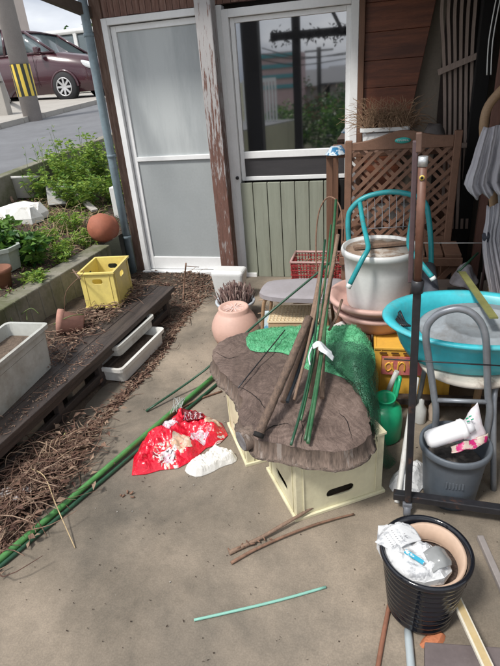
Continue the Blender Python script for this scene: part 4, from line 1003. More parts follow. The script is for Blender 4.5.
mb = MB(); sheet(mb, smoothpoly(P, 1), .007, lambda x, y, d: .004+min(.026, d*1.5)+(.020*abs(noise.noise(Vector((x*30, y*30, 3))))+.012*abs(noise.noise(Vector((x*64, y*64, 3)))))*min(1, d/.012), lambda x, y, d: .002, sm=False)
mb.build('rag', mat('white_cloth', (.66, .65, .62), .8, .05, 14, .3), t)

# ---------------------------------------------------------------- twigs, rod
t_ = 'twig'
stick('broken_branch', [g(229, 553, .01), g(262, 537, .015), g(300, 515, .03), g(330, 497, .03), g(353, 488, .015)], .008, bamboo, 'brown dry branch on the concrete in front of the cream crate, upper of the pair', 'branch', taper=.6, wob=.12)
stick('broken_branch', [g(231, 563, .009), g(260, 547, .01), (g(300, 530, .012)), g(330, 520, .012), g(354, 514, .008)], .006, twigm, 'thinner brown dry branch on the concrete, lower of the pair by the cream crate', 'branch', taper=.6, wob=.12)
mb = MB()
for i in range(9):
    a = g(230+i*5, 551-i*1.5, .012); mb.tube([a, a+Vector((random.uniform(-.02, .02), random.uniform(-.015, .02), random.uniform(0, .015)))], .003, 5)
for i in range(6):
    a = g(120+random.uniform(0, 14), 494+random.uniform(-3, 4), .006); mb.tube([a, a+Vector((random.uniform(-.02, .02), random.uniform(-.015, .02), random.uniform(0, .01)))], .004, 5)
tag(mb.build('wood_crumbs', twigm), kind='stuff', label='small crumbs of rotten wood scattered on the concrete')
stick('teal_rod', [g(194, 620, .006), g(230, 612, .006), g(280, 600, .006), g(326, 587, .006)], .0045, mat('pale_teal', (.22, .46, .38), .5, .08, 10, 0), 'thin pale teal plastic rod lying on the concrete', 'rod')
mb = MB(); random.seed(21)
for i in range(420):
    x = random.uniform(-1.2, .6); y = random.uniform(.75, 3.3); s_ = random.uniform(.0008, .0022)
    mb.box((x, y, .004), (s_*2, s_*1.5, s_), rm(random.uniform(0, 3)), mi=random.choice([0, 1, 1, 1]))
for i in range(160):
    x = random.uniform(-1.2, .5); y = random.uniform(.75, 3.4); a = random.uniform(0, 6.28)
    mb.leaf((x, y, .004), (math.cos(a), math.sin(a), random.uniform(0, .3)), random.uniform(.006, .018), random.uniform(.002, .006)); mb.mi[-1] = mb.mi[-2] = 1
tag(mb.build('grit', [lot, soil]), kind='stuff', label='fine grit and specks scattered over the concrete')

# ---------------------------------------------------------------- black pot and things by it
PCX, PCY = .165, 1.06
t = thing('black_pot', (PCX, PCY, 0), 'glossy black ribbed round plant pot full of newspaper and soil', 'pot')
prof = [(0, .0), (.088, .0), (.094, .006)]
for i in range(9):
    z = .02+i*.0245; r = .096+.0032*i+.008
    prof += [(r-.003, z), (r+.0018, z+.006), (r+.0018, z+.014), (r-.002, z+.02)]
prof += [(.130, .244), (.139, .248), (.142, .256), (.141, .266), (.135, .270), (.128, .266), (.122, .24), (.118, .17), (0, .165)]
prof = [(r*.91, z) for r, z in prof]
MB().lathe(prof, (PCX, PCY, 0), 64).build('pot_shell', blackgl, t)
mb = MB()
for i in range(9): mb.box((PCX-.02, PCY-(.104+.0032*i)*.91, .032+i*.0245), (.012, .004, .006), rm(0, 0, R(30)))
mb.build('moulded_mark', blackgl, t)
MB().disc((PCX+.012, PCY+.012, .185), .096, 28, jit=.006).build('potting_soil', mat('grainy_soil', (.055, .035, .028), .95, .6, 120, .8, fine=300, bdist=.01), t)
t = thing('inner_pot', (PCX+.035, PCY+.01, .19), 'tan clay pot rim showing inside the black pot', 'pot')
MB().lathe([(.078, -.06), (.092, -.005), (.101, -.002), (.101, .006), (.091, .007), (.078, -.05)], (PCX+.011, PCY+.006, .238), 40, rot=rm(0, R(11), R(-3))).build('pot_rim', mat('tan_clay', (.50, .36, .27), .7, .1, 8, .1), t)
tag(MB().lathe([(0, .205), (.05, .204), (.085, .196), (.09, .19)], (PCX+.03, PCY+.0, 0), 26).build('soil_clump', mat('grainy_soil2', (.075, .05, .04), .95, .6, 160, .9, fine=300, bdist=.01)), 'mound of dark grainy soil in the pot inside the black pot', 'soil')
t = thing('newspaper', (PCX-.04, PCY, .25), 'crumpled newspaper stuffed into the left side of the black pot', 'newspaper')
zn = .255
P = [g(x, y, zn)[:2] for x, y in [(377, 541), (378, 528), (392, 524), (400, 520), (412, 526), (418, 536), (428, 541), (438, 548), (449, 556), (453, 566), (445, 577), (425, 580), (406, 577), (392, 566), (383, 553)]]
def nz_(x, y, d):
    q = Vector((x, y, 0)); k = noise.noise(q*28); 
    return .238+min(.03, d*1.1)+.020*abs(noise.noise(q*38))+.012*k+.015*max(0, (.13-x)/.1)
mb = MB(); sheet(mb, P, .0075, nz_, lambda x, y, d: .225, sm=False); mb.build('paper_sheet', paper, t)
mb = MB(); loft(mb, [[g(376, 541, .27), g(384, 532, .285), g(394, 526, .30), g(402, 521, .30)], [g(384, 545, .27), g(392, 538, .29), g(402, 532, .30), g(414, 529, .29)], [g(394, 556, .26), g(402, 548, .28), g(411, 542, .285), g(420, 539, .28)]], 5, .008)
ns_ = solid(mb.build('paper_flap', paper, t), .0012)
mb = MB()   # rows of tiny print on the paper flap
for i in range(7):
    for j in range(5):
        u0 = g(385+j*3.4+i*1.4, 535-j*2.2+i*1.9, .299); mb.box(u0, (.0042, .0012, .0005), rm(R(25)))
mb.build('printed_rows', mat('ink_grey', (.16, .16, .17), .8, .05, 5, 0), ns_)
tag(MB().bar(g(405, 551, .287), g(424, 563, .283), .012, .004).build('blue_sachet', mat('sky_blue_ink', (.05, .38, .55), .4, .1, 40, 0, col2=(.7, .75, .78), mix2=1, thr=(.55, .57))), 'small blue printed sachet on the newspaper in the black pot', 'sachet')
mb = MB(); loft(mb, [[g(424, 552, .275), g(434, 546, .28), g(445, 548, .27)], [g(428, 562, .275), g(440, 556, .285), g(452, 556, .265)], [g(432, 572, .265), g(443, 567, .27), g(453, 564, .26)]], 5, .008, seed=4)
tag(solid(mb.build('clear_film', mat('clear_film', (.30, .31, .31), .15, .1, 14, .2, alpha=.75)), .0015), 'clear crumpled plastic film beside the newspaper in the black pot', 'film')

stick('pvc_pipe', [g(408, 630, .012), g(413, 690, .012)], .0115, mat('pvc_grey', (.36, .41, .43), .4, .07, 10, 0), 'light grey plastic pipe standing on end in front of the black pot', 'pipe', n=16, wob=0)
bpy.data.objects['pvc_pipe']['label'] = 'light grey plastic pipe lying on the ground in front of the black pot'
stick('rusty_rod', [g(391, 598, .008), g(384, 632, .008), g(374, 690, .008)], .007, mat('rusty_brown', (.23, .10, .06), .8, .2, 20, .2), 'rusty brown rod on the concrete left of the grey pipe', 'rod')
t = thing('brick_fragment', tuple(g(435, 638)), 'broken orange terracotta shard under the front of the black pot', 'shard')
mb = MB(); P = [g(x, y)[:2] for x, y in ((418, 648), (424, 636), (436, 632), (446, 634), (444, 644), (434, 650))]
sheet(mb, smoothpoly(P, 1), .008, lambda x, y, d: .003+min(.012, d*1.5)+.003*fbm(x, y, 1, 40), lambda x, y, d: .001, sm=False); mb.build('shard', mat('bright_terracotta', (.48, .17, .08), .8, .15, 12, .2), t)
tag(MB().add(*(lambda A: ([tuple(v_+Vector((0, 0, zz))) for zz in (0, .03) for v_ in A], [(3, 2, 1, 0), (4, 5, 6, 7), (0, 1, 5, 4), (1, 2, 6, 5), (2, 3, 7, 6), (3, 0, 4, 7)]))([g(424, 648, .02), g(520, 655, .02), g(525, 720, .02), g(424, 720, .02)])).build('dark_board', mat('grey_board', (.13, .105, .105), .7, .15, 9, .1, col2=(.2, .17, .16), mix2=.4), bev=.003), 'dark greyish board lying at the bottom edge under the cream lath', 'board')
MBa = MB().bar(g(451, 588, .07), g(494, 680, .10), .030, .013)
tl = MBa.build('cream_lath', mat('cream_lath_edge', (.66, .62, .52), .6, .08, 10, .1), bev=.002)
tag(tl, 'flat cream coloured strip of wood sloping past the black pot at the bottom right', 'lath')
up_ = Vector((0, 0, .0073)); MB().bar(g(453, 592, .07)+up_, g(493, 678, .10)+up_, .019, .0012).build('lath_face', mat('tan_face', (.55, .42, .22), .6, .1, 12, .1, col2=(.62, .52, .34), mix2=.5), tl)
tag(MB().bar(g(480, 537, .012), g(512, 610, .012), .022, .02).build('grey_rail', mat('grey_rail', (.30, .27, .26), .5, .1, 12, .05, metal=.2), bev=.003), 'grey metal rail lying on the concrete right of the black pot', 'rail')

# ---------------------------------------------------------------- bench on the left
t = thing('plank_bench', (-1.6, 2.1, 0), 'low dark rotting plank bench along the mossy wall', 'bench')
def benchx(y): return -1.505+(y-1.3)*.052
def plank(y0, y1, xo, wd, z0, z1, nm):
    mb = MB(); n = 24; vs = []
    for i in range(n+1):
        y = y0+(y1-y0)*i/n; x = benchx(y)+xo
        j = .004*fbm(x, y, xo, 4)
        for dx, z in ((0+j, z0), (0+j, z1+j*.5), (-wd+j, z1+j*.5), (-wd+j, z0)): vs.append((x+dx, y, z))
    mb.add(vs, [(i*4+k, i*4+(k+1) % 4, i*4+4+(k+1) % 4, i*4+4+k) for i in range(n) for k in range(4)]+[(0, 1, 2, 3), (n*4+3, n*4+2, n*4+1, n*4)])
    return mb.build(nm, darkwood, t, bev=.004)
plank(.4, 3.08, 0, .125, .185, .215, 'plank'); plank(.4, 3.10, -.13, .125, .183, .213, 'plank'); plank(.4, 2.4, -.26, .11, .180, .209, 'plank')
plank(.4, 3.0, -.035, .025, .03, .075, 'lower_rail'); plank(.4, 3.05, -.02, .025, .135, .182, 'upper_rail')
for y in (1.15, 1.75, 2.12, 3.0):
    for xo in (-.05, -.3): MB().box((benchx(y)+xo, y, .085), (.035, .045, .195)).build('leg', darkwood, t, bev=.003)
MB().box((benchx(1.55)-.09, 1.58, .085), (.05, .16, .15)).build('block', mat('dim_block', (.20, .17, .13), .9, .2, 9, .2), t, bev=.006)
MB().box((benchx(1.95)-.09, 1.95, .07), (.05, .12, .12)).build('block', MATS['dim_block'], t, bev=.006)
grimy = mat('grimy_white_plastic', (.55, .56, .53), .5, .08, 6, .1, col2=(.24, .20, .15), mix2=.7, thr=(.48, .66))
dirtsoil = mat('dry_soil', (.13, .095, .07), .95, .4, 30, .6, fine=120)
planterbox('trough_planter', -1.875, -1.625, 1.25, 1.985, .216, .45, mat('grey_white_trough', (.44, .45, .42), .55, .1, 4, .15, col2=(.20, .165, .12), mix2=.85, thr=(.44, .66)), 'long grimy grey plastic planter trough on the near end of the dark bench', soilz=.72, taper=.88, rz=R(3), soilmat=dirtsoil)
planterbox('trough_planter', -1.56, -1.345, 2.12, 2.66, .012, .105, mat('white_trough', (.66, .66, .63), .45, .06, 6, .1, col2=(.35, .31, .25), mix2=.5, thr=(.5, .66)), 'white shallow planter trough under the bench, lower and brighter of the two', soilz=.5, taper=.9, rz=R(-4), soilmat=dirtsoil)
planterbox('trough_planter', -1.61, -1.42, 2.24, 2.70, .108, .178, grimy, 'greyish shallow planter trough under the bench, upper of the two', soilz=.6, taper=.9, rz=R(-4), soilmat=soil)
# yellow crate
crate('yellow_crate', (-1.785, 2.83, .216), R(9), .225, .31, .25, yellowp, 'small yellow plastic crate standing open on the dark bench', hole=(.034, .017), t_=.005)
mb = MB(); mb.tube(curve([(-1.90, 2.62, .48), (-1.80, 2.62, .49), (-1.88, 2.5, .40), (-1.93, 2.5, .2), (-1.9, 2.5, .12)], 5), .002, 5)
tag(mb.build('wire_piece', twigm), 'bent rusty wire hooked over the corner of the yellow crate', 'wire')
tag(MB().tube([Z(73, 270, .47), Z(80, 279, .46)], .006, 6).build('short_peg', bamboo), 'short wooden peg on the left corner of the yellow crate', 'peg')
# broken terracotta pot lying
c0 = Z(72, 327, .235); t = thing('broken_pot', tuple(c0), 'broken pinkish terracotta pot lying on its side behind the dark bench', 'pot')
rt = rm(R(-65), R(78)); MB().lathe([(0, -.075), (.05, -.075), (.068, .04), (.08, .045), (.08, .075), (.07, .075), (.066, .045), (.046, -.065), (0, -.065)], c0+Vector((0, 0, .03)), 26, rot=rt).build('pot_shell', mat('pink_terracotta', (.42, .22, .17), .85, .15, 9, .2), t)

# litter along the bench
def litter(name, n, zone, zf, mats, size=(.012, .035), twigs=0, tl=(.05, .2), label=None, lift=.0, twr=(.0012, .003)):
    mb = MB()
    for i in range(n):
        x, y = zone(); z = zf(x, y)+random.uniform(.001, .012+lift)
        a = random.uniform(0, 6.28); L0 = random.uniform(*size)
        mb.leaf((x, y, z), (math.cos(a), math.sin(a), random.uniform(-.2, .35)), L0, L0*random.uniform(.3, .6), Vector((random.uniform(-.5, .5), random.uniform(-.5, .5), 1)))
        mb.mi[-1] = mb.mi[-2] = random.randrange(len(mats))
    for i in range(twigs):
        x, y = zone(); z = zf(x, y)+random.uniform(.003, .02+lift); a = random.gauss(.9, 1.1)+random.choice((0, 3.14)); L0 = random.uniform(*tl); r = random.uniform(*twr)
        b = Vector((x, y, z)); d = Vector((math.cos(a), math.sin(a), random.uniform(-.12, .25)))
        sd = Vector((-d.y, d.x, 0))*random.gauss(0, .3)+Vector((0, 0, random.uniform(-.05, .12)))
        k0 = len(mb.f); mb.tube(curve([b, b+d*L0*.5+sd*L0, b+d*L0], 3), [r, r, r, r*.9, r*.8, r*.7, r*.5], 4, False)
        q = random.randrange(len(mats))
        for k in range(k0, len(mb.f)): mb.mi[k] = q
    return tag(mb.build(name, mats), kind='stuff', label=label)
random.seed(31)
def z1():
    y = random.uniform(.7, 3.85); k = abs(random.gauss(0, 1)); x = -1.295-k*.035+.02*math.sin(y*6); 
    if y > 2.9: x -= random.uniform(0, .35)*(y-2.9)
    return x, y
litter('leaf_litter', 3000, z1, lambda x, y: max(0, strip_z(x, y)), litterm, (.01, .038), 220, (.03, .12), 'strip of brown dead leaves and twigs along the edge of the concrete')
def z2(): return random.uniform(-2.1, -1.3), random.uniform(2.7, 3.85)
litter('leaf_litter', 1500, lambda: (lambda q: q if q[0] < -1.3 else q)(z2()), lambda x, y: max(0, strip_z(x, y)), litterm, (.012, .035), 120, (.04, .15), 'dead leaves covering the soil in front of the frosted door')
def z3(): 
    y = random.uniform(1.05, 1.75); return random.uniform(-1.62, -1.24), y
def z3b():
    a = random.uniform(0, 6.28); r = abs(random.gauss(0, .12)); return -1.40+r*math.cos(a)*.8, 1.33+r*math.sin(a)*1.8
litter('twig_heap', 1300, z3b, lambda x, y: .015, litterm, (.02, .055), 430, (.05, .26), 'tangled heap of dry brown vines and twigs beside the near end of the bench', .045)
def z4():
    y = random.uniform(1.9, 3.1); return benchx(y)-random.uniform(.16, .42), y
litter('bench_debris', 900, z4, lambda x, y: .214, litterm, (.012, .035), 260, (.04, .16), 'dry leaves and twigs heaped on the back of the dark bench', .02)
def z5():
    y = random.uniform(1.0, 2.2); return benchx(y)-abs(random.gauss(0, .06))-.02, y
litter('bench_crumbs', 500, z5, lambda x, y: .214, litterm, (.006, .016), 40, (.02, .06), 'brown crumbs and needles on the front plank of the bench')
# under-bench hanging twigs, arching vines
mb = MB(); random.seed(8)
for i in range(26):
    a = g(random.uniform(-10, 60), random.uniform(450, 480), .02); b = g(random.uniform(40, 110), random.uniform(425, 470), .02)
    md = (a+b)/2+Vector((random.uniform(-.05, .05), random.uniform(-.05, .05), random.uniform(.03, .10)))
    mb.tube(curve([a, md, b], 5), random.uniform(.0015, .0028), 4)
tag(mb.build('arching_vines', drym), 'thin dry vines arching over the heap beside the bench', 'vines', kind='stuff')
t = thing('dry_straw_stem', tuple(g(40, 460)), 'single pale bent straw stem reaching over the green stake', 'stem')
MB().tube(curve([g(28, 468, .06), g(44, 476, .10), g(56, 505, .05), g(75, 548, .005)], 6), .0022, 5).build('stem', strawm, t)
for i, (px, py, s_) in enumerate(((7, 494, 1.0), (27, 492, .8), (17, 500, .6))):
    c0 = g(px, py, .05)
    mb = MB(); P = [(c0.x+.03*s_*math.cos(a_*.9)*(1+.4*math.sin(a_*3)), c0.y+.025*s_*math.sin(a_*.9)) for a_ in range(7)]
    sheet(mb, P, .007, lambda x, y, d: .06+min(.012, d)+.008*fbm(x, y, i, 40), lambda x, y, d: .055, sm=False)
    tag(mb.build('paper_scrap', mat('dirty_white_paper', (.52, .50, .49), .8, .15, 30, .1, col2=(.35, .2, .18), mix2=.4)), ['larger dirty white paper scrap in the twig heap by the left edge', 'pinkish white paper scrap in the twig heap, rightmost of three', 'smallest whitish scrap in the twig heap between the other two'][i], 'paper scrap')
mb = MB()
for a_, b_ in (((50, 455), (52, 441)), ((52, 441), (57, 446)), ((56, 450), (52, 447)), ((61, 440), (66, 432)), ((50, 452), (47, 448))): mb.tube([g(*a_, .03), g(*b_, .05)], .0038, 6)
t = thing('yellow_sprout', tuple(g(50, 455)), 'small pale yellow sprout growing from under the bench', 'plant')
mb.build('sprout_stem', mat('pale_yellow', (.62, .58, .26), .6, .1, 20, 0), t)
stick('rusty_spike', [g(183, 303, .0), w(184, 285, 3.45), w(186, 263, 3.45)], .006, twigm, 'thin rusty spike standing in the litter in front of the frosted door', 'spike')
tag(MB().tube([w(186, 266, 3.45), w(199, 267, 3.5)], .003, 5).build('wire_hook', twigm), 'thin wire pointing right from the rusty spike by the frosted door', 'wire')

# ---------------------------------------------------------------- pots in front of post
t = thing('salmon_pot', (-.90, 2.72, 0), 'salmon pink bulbous pot turned upside down with a star pattern on its base', 'pot')
c = (-.878, 2.735, 0)
MB().lathe([(.115, 0), (.132, .008), (.146, .05), (.152, .095), (.146, .125), (.128, .165), (.104, .198), (.096, .206), (.097, .228), (.091, .234), (.080, .232), (.072, .224), (0, .222)], c, 48).build('pot_shell', salmon, t)
mb = MB()
for k in range(12):
    a = k*math.pi/6; d = Vector((math.cos(a), math.sin(a), 0)); mb.bar(Vector(c)+d*.012+Vector((0, 0, .225)), Vector(c)+d*.066+Vector((0, 0, .225)), .007, .005)
mb.build('star_ribs', mat('pale_salmon', (.68, .52, .47), .6, .05, 8, 0), t)
t = thing('pale_pot', (-.96, 3.1, 0), 'pale blue grey round pot behind the upturned salmon pot', 'pot')
c = Vector((-.965, 3.06, 0)); zt_ = w(228, 300, 3.06).z
MB().lathe([(0, 0), (.09, 0), (.10, .02), (.118, zt_-.03), (.135, zt_-.02), (.140, zt_-.005), (.137, zt_+.005), (.122, zt_), (.112, zt_-.05), (0, zt_-.05)], c, 40).build('pot_shell', mat('pale_blue_grey_pot', (.5, .54, .58), .5, .08, 6, .05), t)
MB().disc(c+Vector((0, 0, zt_-.045)), .112, 20, jit=.01).build('soil', dirtsoil, t)
t = thing('dry_heather', tuple(c+Vector((0, 0, zt_-.03))), 'grey brown dry heather clump growing in the pale pot at the foot of the post', 'plant')
mb = MB(); random.seed(4)
hm = [mat('heather_a', (.15, .09, .08), .85, .3, 30, 0), mat('heather_b', (.33, .25, .22), .85, .2, 30, 0), mat('heather_c', (.10, .065, .06), .85, .3, 30, 0)]
for i in range(520):
    a = random.uniform(0, 6.28); r = random.uniform(0, .095); b = c+Vector((math.cos(a)*r, math.sin(a)*r, zt_-.05))
    l = random.uniform(.08, .21)*(1-.3*r/.09); e = b+Vector((math.cos(a)*r*.25+random.uniform(-.03, .03), math.sin(a)*r*.25+random.uniform(-.03, .03), l*.8+.03))
    k0 = len(mb.f); mb.tube([b, (b+e)/2+Vector((random.uniform(-.01, .01), 0, 0)), e], [.002, .0045, .003], 4, True); q = random.choice([0, 0, 1, 2])
    for k in range(k0, len(mb.f)): mb.mi[k] = q
mb.build('heather_stems', hm, t)
t = thing('white_container', (-1.06, 3.42, 0), 'white plastic container standing behind the pot of dry heather', 'container')
za = w(212, 268, 3.42).z
MB().box((-1.10, 3.40, za/2+.005), (.26, .16, za), taper=.8).build('container_body', whitepl, t, bev=.03, seg=4)

# stool
t = thing('grey_stool', (-.45, 2.78, 0), 'low grey padded stool with tan metal legs beside the salmon pot', 'stool')
zs = .36
P = [g(x, y, zs)[:2] for x, y in ((257, 297), (263, 284), (272, 279), (330, 277), (346, 279), (346, 297), (335, 299))]
mb = MB(); sheet(mb, smoothpoly(P, 2), .02, lambda x, y, d: zs-.004+.012*(1-math.exp(-d/.02)), lambda x, y, d: zs-.03)
mb.build('seat', mat('grey_vinyl', (.33, .31, .33), .45, .08, 8, .08, col2=(.24, .22, .22), mix2=.5), t)
tanm = mat('tan_tube', (.34, .22, .13), .45, .15, 14, .05)
for (x, y) in ((-.66, 2.66), (-.66, 2.92), (-.30, 2.66), (-.30, 2.92)):
    sx = -1 if x < -.5 else 1
    MB().tube(curve([(x-sx*.03, y, zs-.03), (x, y, zs-.06), (x+sx*.02, y, .15), (x+sx*.03, y, 0)], 4), .011, 8).build('leg', tanm, t)
# cream grid tray under stool
t = thing('grid_tray', (-.5, 2.62, .0), 'cream plastic tray with a square grid lying behind the slab under the stool', 'tray')
A, Bq, Cq, Dq = Z(268, 322, .2), Z(318, 322, .2), Z(318, 306, .2), Z(274, 306, .2)
mb = MB(); nx, ny = 13, 8
for i in range(nx+1): u_ = i/nx; mb.bar(A.lerp(Bq, u_), Dq.lerp(Cq, u_), .008, .012)
for j in range(ny+1): v_ = j/ny; mb.bar(A.lerp(Dq, v_)+Vector((0, 0, .001)), Bq.lerp(Cq, v_)+Vector((0, 0, .001)), .008, .010)
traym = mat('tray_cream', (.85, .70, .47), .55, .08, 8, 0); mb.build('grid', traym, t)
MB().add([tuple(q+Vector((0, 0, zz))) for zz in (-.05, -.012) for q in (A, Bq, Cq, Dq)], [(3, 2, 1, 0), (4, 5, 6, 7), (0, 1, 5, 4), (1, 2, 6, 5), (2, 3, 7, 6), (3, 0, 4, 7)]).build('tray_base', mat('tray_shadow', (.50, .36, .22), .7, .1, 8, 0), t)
for x in (-.6, -.4): MB().boxx(x-.02, x+.02, 2.62, 2.8, 0, .15).build('foot', traym, t)
t = thing('blue_packet', tuple(Z(267, 320, .2)), 'small light blue and white packet beside the cream grid tray', 'packet')
MB().box(tuple(Z(266, 322, .13)), (.05, .03, .14), rm(R(10), R(-15))).build('packet', mat('packet_blue', (.55, .68, .75), .35, .05, 20, 0, col2=(.08, .35, .55), mix2=.9, thr=(.5, .54)), t, bev=.006)
# twigs between stool and tray
mb = MB(); random.seed(12)
for i in range(70):
    a = Vector((random.uniform(-.72, -.25), random.uniform(2.8, 3.1), random.uniform(.16, .26))); d = Vector((random.uniform(-1, 1), random.uniform(-.5, .5), random.uniform(-.25, .25)))
    mb.tube([a, a+d*random.uniform(.05, .14)], random.uniform(.0015, .004), 5)
tag(mb.build('twig_pile', drym), 'pile of dry twigs beneath the grey stool seat', 'twigs', kind='stuff')
# red basket
t = thing('red_basket', (-.45, 3.48, 0), 'dull red plastic mesh basket against the sage green boards', 'basket')
redp = mat('dull_red_plastic', (.38, .045, .05), .5, .12, 8, .05)
x0, x1, y0, y1, z0, z1 = -.62, -.25, 3.36, 3.6, .02, .305
mb = MB(); frame_p = []
for k in range(17):
    u_ = k/16; mb.bar((x0+.02+(x1-x0-.04)*u_, y0+.01, z0), (x0+(x1-x0)*u_, y0, z1), .006, .004); mb.bar((x0+.02+(x1-x0-.04)*u_, y1-.01, z0), (x0+(x1-x0)*u_, y1, z1), .006, .004)
for k in range(10):
    u_ = k/9
    for xx, ins in ((x0, .02), (x1, -.02)): mb.bar((xx+ins, y0+(y1-y0)*u_, z0), (xx, y0+(y1-y0)*u_, z1), .006, .004, (1, 0, 0))
for j in range(8):
    z = z0+(z1-z0)*j/8+.01
    for a_, b_ in (((x0, y0), (x1, y0)), ((x1, y0), (x1, y1)), ((x1, y1), (x0, y1)), ((x0, y1), (x0, y0))): mb.bar((*a_, z), (*b_, z), .005, .006)
mb.boxx(x0+.015, x1-.015, y0+.015, y1-.015, z0, z0+.006)
mb.build('mesh_sides', redp, t)
mb = MB()
for a_, b_ in (((x0, y0), (x1, y0)), ((x1, y0), (x1, y1)), ((x1, y1), (x0, y1)), ((x0, y1), (x0, y0))): mb.tube([(*a_, z1), (*b_, z1)], .009, 8)
mb.build('rim', mat('pinkish_rim', (.42, .26, .24), .5, .1, 10, 0), t)
mb = MB()
for i in range(90):
    a = Vector((random.uniform(x0+.03, x1-.03), random.uniform(y0+.03, y1-.03), random.uniform(.18, .30))); d = Vector((random.uniform(-1, 1), random.uniform(-.6, .6), random.uniform(-.1, .4)))
    mb.tube([a, a+d*random.uniform(.04, .11)], random.uniform(.001, .003), 4)
tag(mb.build('basket_twigs', drym), 'dry twigs filling the dull red mesh basket', 'twigs', kind='stuff')
stick('leaning_cane', [w(312, 330, 2.45), w(322, 290, 2.55), w(331, 262, 2.65)], .008, bamboo, 'short brown cane leaning beside the pink pots', 'cane')
mb = MB(); P = [Z(x, y, .33)[:2] for x, y in ((333, 322), (345, 318), (352, 330), (338, 334))]
sheet(mb, P, .01, lambda x, y, d: .31+min(.02, d)+.01*fbm(x, y, 1, 20), lambda x, y, d: .30, sm=False)
tag(mb.build('pale_rag', mat('pale_rag', (.6, .57, .56), .8, .1, 12, .1)), 'small pale rag tucked under the left side of the pink pots', 'rag')
t = thing('brown_box', (-.2, 2.55, 0), 'brown wooden box supporting the left side of the pink pots', 'box')
MB().boxx(-.22, -.03, 2.3, 2.68, 0, .297).build('box_body', brownwood, t, bev=.004)

# ---------------------------------------------------------------- plants and things on the bed
def bedpt(px, py):
    z = .45
    for _ in range(12):
        p = g(px, py, z); z = .5*z+.5*bed_z(p.x, p.y)
    return g(px, py, z)
terrab = terra
c0 = Vector((-2.13, 3.52, .42)); t = thing('round_clay_pot', tuple(c0), 'round reddish terracotta pot lying on the end of the mossy wall by the downpipe', 'pot')
MB().lathe([(0, .08), (.075, .085), (.082, .098), (.090, .096), (.088, .08), (.105, .045), (.115, 0), (.10, -.06), (.06, -.098), (0, -.105)], c0+Vector((-.02, -.02, .105)), 32, rot=rm(R(-20), R(-100))).build('pot_shell', terra, t)
t = thing('white_pole', (-2.40, 4.2, 0), 'short white plastic pole standing behind the downpipe', 'pole')
MB().box((-2.37, 4.2, .35), (.075, .075, .72)).build('pole_body', whitepl, t, bev=.008)
# foam boxes / pots
t = thing('foam_box', tuple(bedpt(40, 225)), 'white foam box lying among the weeds, larger of the pale blocks', 'box')
b0 = bedpt(22, 218); mb = MB()
P = [(b0.x+dx, b0.y+dy) for dx, dy in ((-.20, -.10), (-.02, -.17), (.17, -.10), (.20, .02), (.12, .05), (.16, .16), (-.02, .19), (-.15, .12), (-.19, .04))]
sheet(mb, P, .035, lambda x, y, d: b0.z+.02+min(.085, d*6)+.022*noise.noise(Vector((x*9, y*9, 2))), lambda x, y, d: b0.z-.03, sm=False)
mb.build('foam_block', mat('foam_white', (.76, .76, .73), .8, .06, 10, .2, col2=(.38, .34, .27), mix2=.6, thr=(.52, .64)), t)
b0 = bedpt(55, 206); t = thing('foam_box', tuple(b0), 'grey white block leaning among the weeds right of the foam box', 'block')
MB().box(b0+Vector((.02, .05, .09)), (.17, .1, .2), rm(R(20), R(-25))).build('block', mat('block_grey', (.42, .42, .40), .8, .1, 8, .1), t, bev=.006)
b0 = bedpt(20, 200); t = thing('grey_pot', tuple(b0), 'grey white round plastic pot among the weeds below the road wall', 'pot')
MB().lathe([(0, 0), (.1, 0), (.13, .17), (.145, .175), (.145, .195), (.125, .195), (.11, .12), (0, .12)], b0+Vector((0, .1, 0)), 28, rot=rm(0, R(-10))).build('pot_shell', mat('pot_greyish', (.5, .5, .47), .6, .1, 8, .1), t)
# square grey-green planter at far left, brown pot beneath
b0 = Vector((-2.50, 2.73, .46)); t = thing('square_planter', tuple(b0), 'grey green angular planter of moss at the left edge above the wall', 'planter')
MB().lathe([(0, 0), (.12, 0), (.14, .13), (.155, .135), (.155, .16), (.135, .16), (.13, .12), (0, .12)], b0, 8, rot=rm(R(22))).build('pot_shell', mat('grey_green_pot', (.33, .37, .33), .7, .12, 8, .1), t)
for o_ in t.children:
    for p in o_.data.polygons: p.use_smooth = False
t2 = thing('brown_pot', (-2.36, 2.5, .42), 'dark brown clay pot at the left edge in front of the angular planter', 'pot')
MB().lathe([(0, 0), (.06, 0), (.08, .1), (.09, .105), (.09, .13), (.078, .13), (.07, .08), (0, .08)], (-2.34, 2.50, .42), 24).build('pot_shell', mat('dark_clay', (.20, .085, .05), .8, .15, 8, .1), t2)

def plant(name, c, h, rad, n, size, mats, label, cat='plant', group=None, stems=8, droop=.3, wfac=.4, up=.6):
    c = Vector(c); t = thing(name, tuple(c), label, cat, group)
    ms = MB(); ml = MB()
    for i in range(stems):
        a = random.uniform(0, 6.28); rr = rad*math.sqrt(random.random()); top = c+Vector((math.cos(a)*rr, math.sin(a)*rr, h*random.uniform(.55, 1)*(1-.35*rr/rad)))
        base = c+Vector((math.cos(a)*rr*.35, math.sin(a)*rr*.35, -.02)); md = base.lerp(top, .5)+Vector((random.uniform(-.03, .03), random.uniform(-.03, .03), .02))
        C = curve([base, md, top], 5); ms.tube(C, [.004-.0028*k/(len(C)-1) for k in range(len(C))], 4, False)
        per = n//stems
        for k in range(per):
            q = C[min(len(C)-1, int((random.random()**.7)*len(C)))]; b = random.uniform(0, 6.28)
            q = q+Vector((random.uniform(-1, 1), random.uniform(-1, 1), random.uniform(-1, 1)))*size*.4
            s_ = size*random.uniform(.6, 1.3)
            ml.leaf(q, (math.cos(b), math.sin(b), random.uniform(-droop, up)), s_, s_*wfac); mi = random.randrange(len(mats)); ml.mi[-1] = ml.mi[-2] = mi
    ms.build('stems', stemg, t); ml.build('leaves', mats, t)
    return t
random.seed(77)
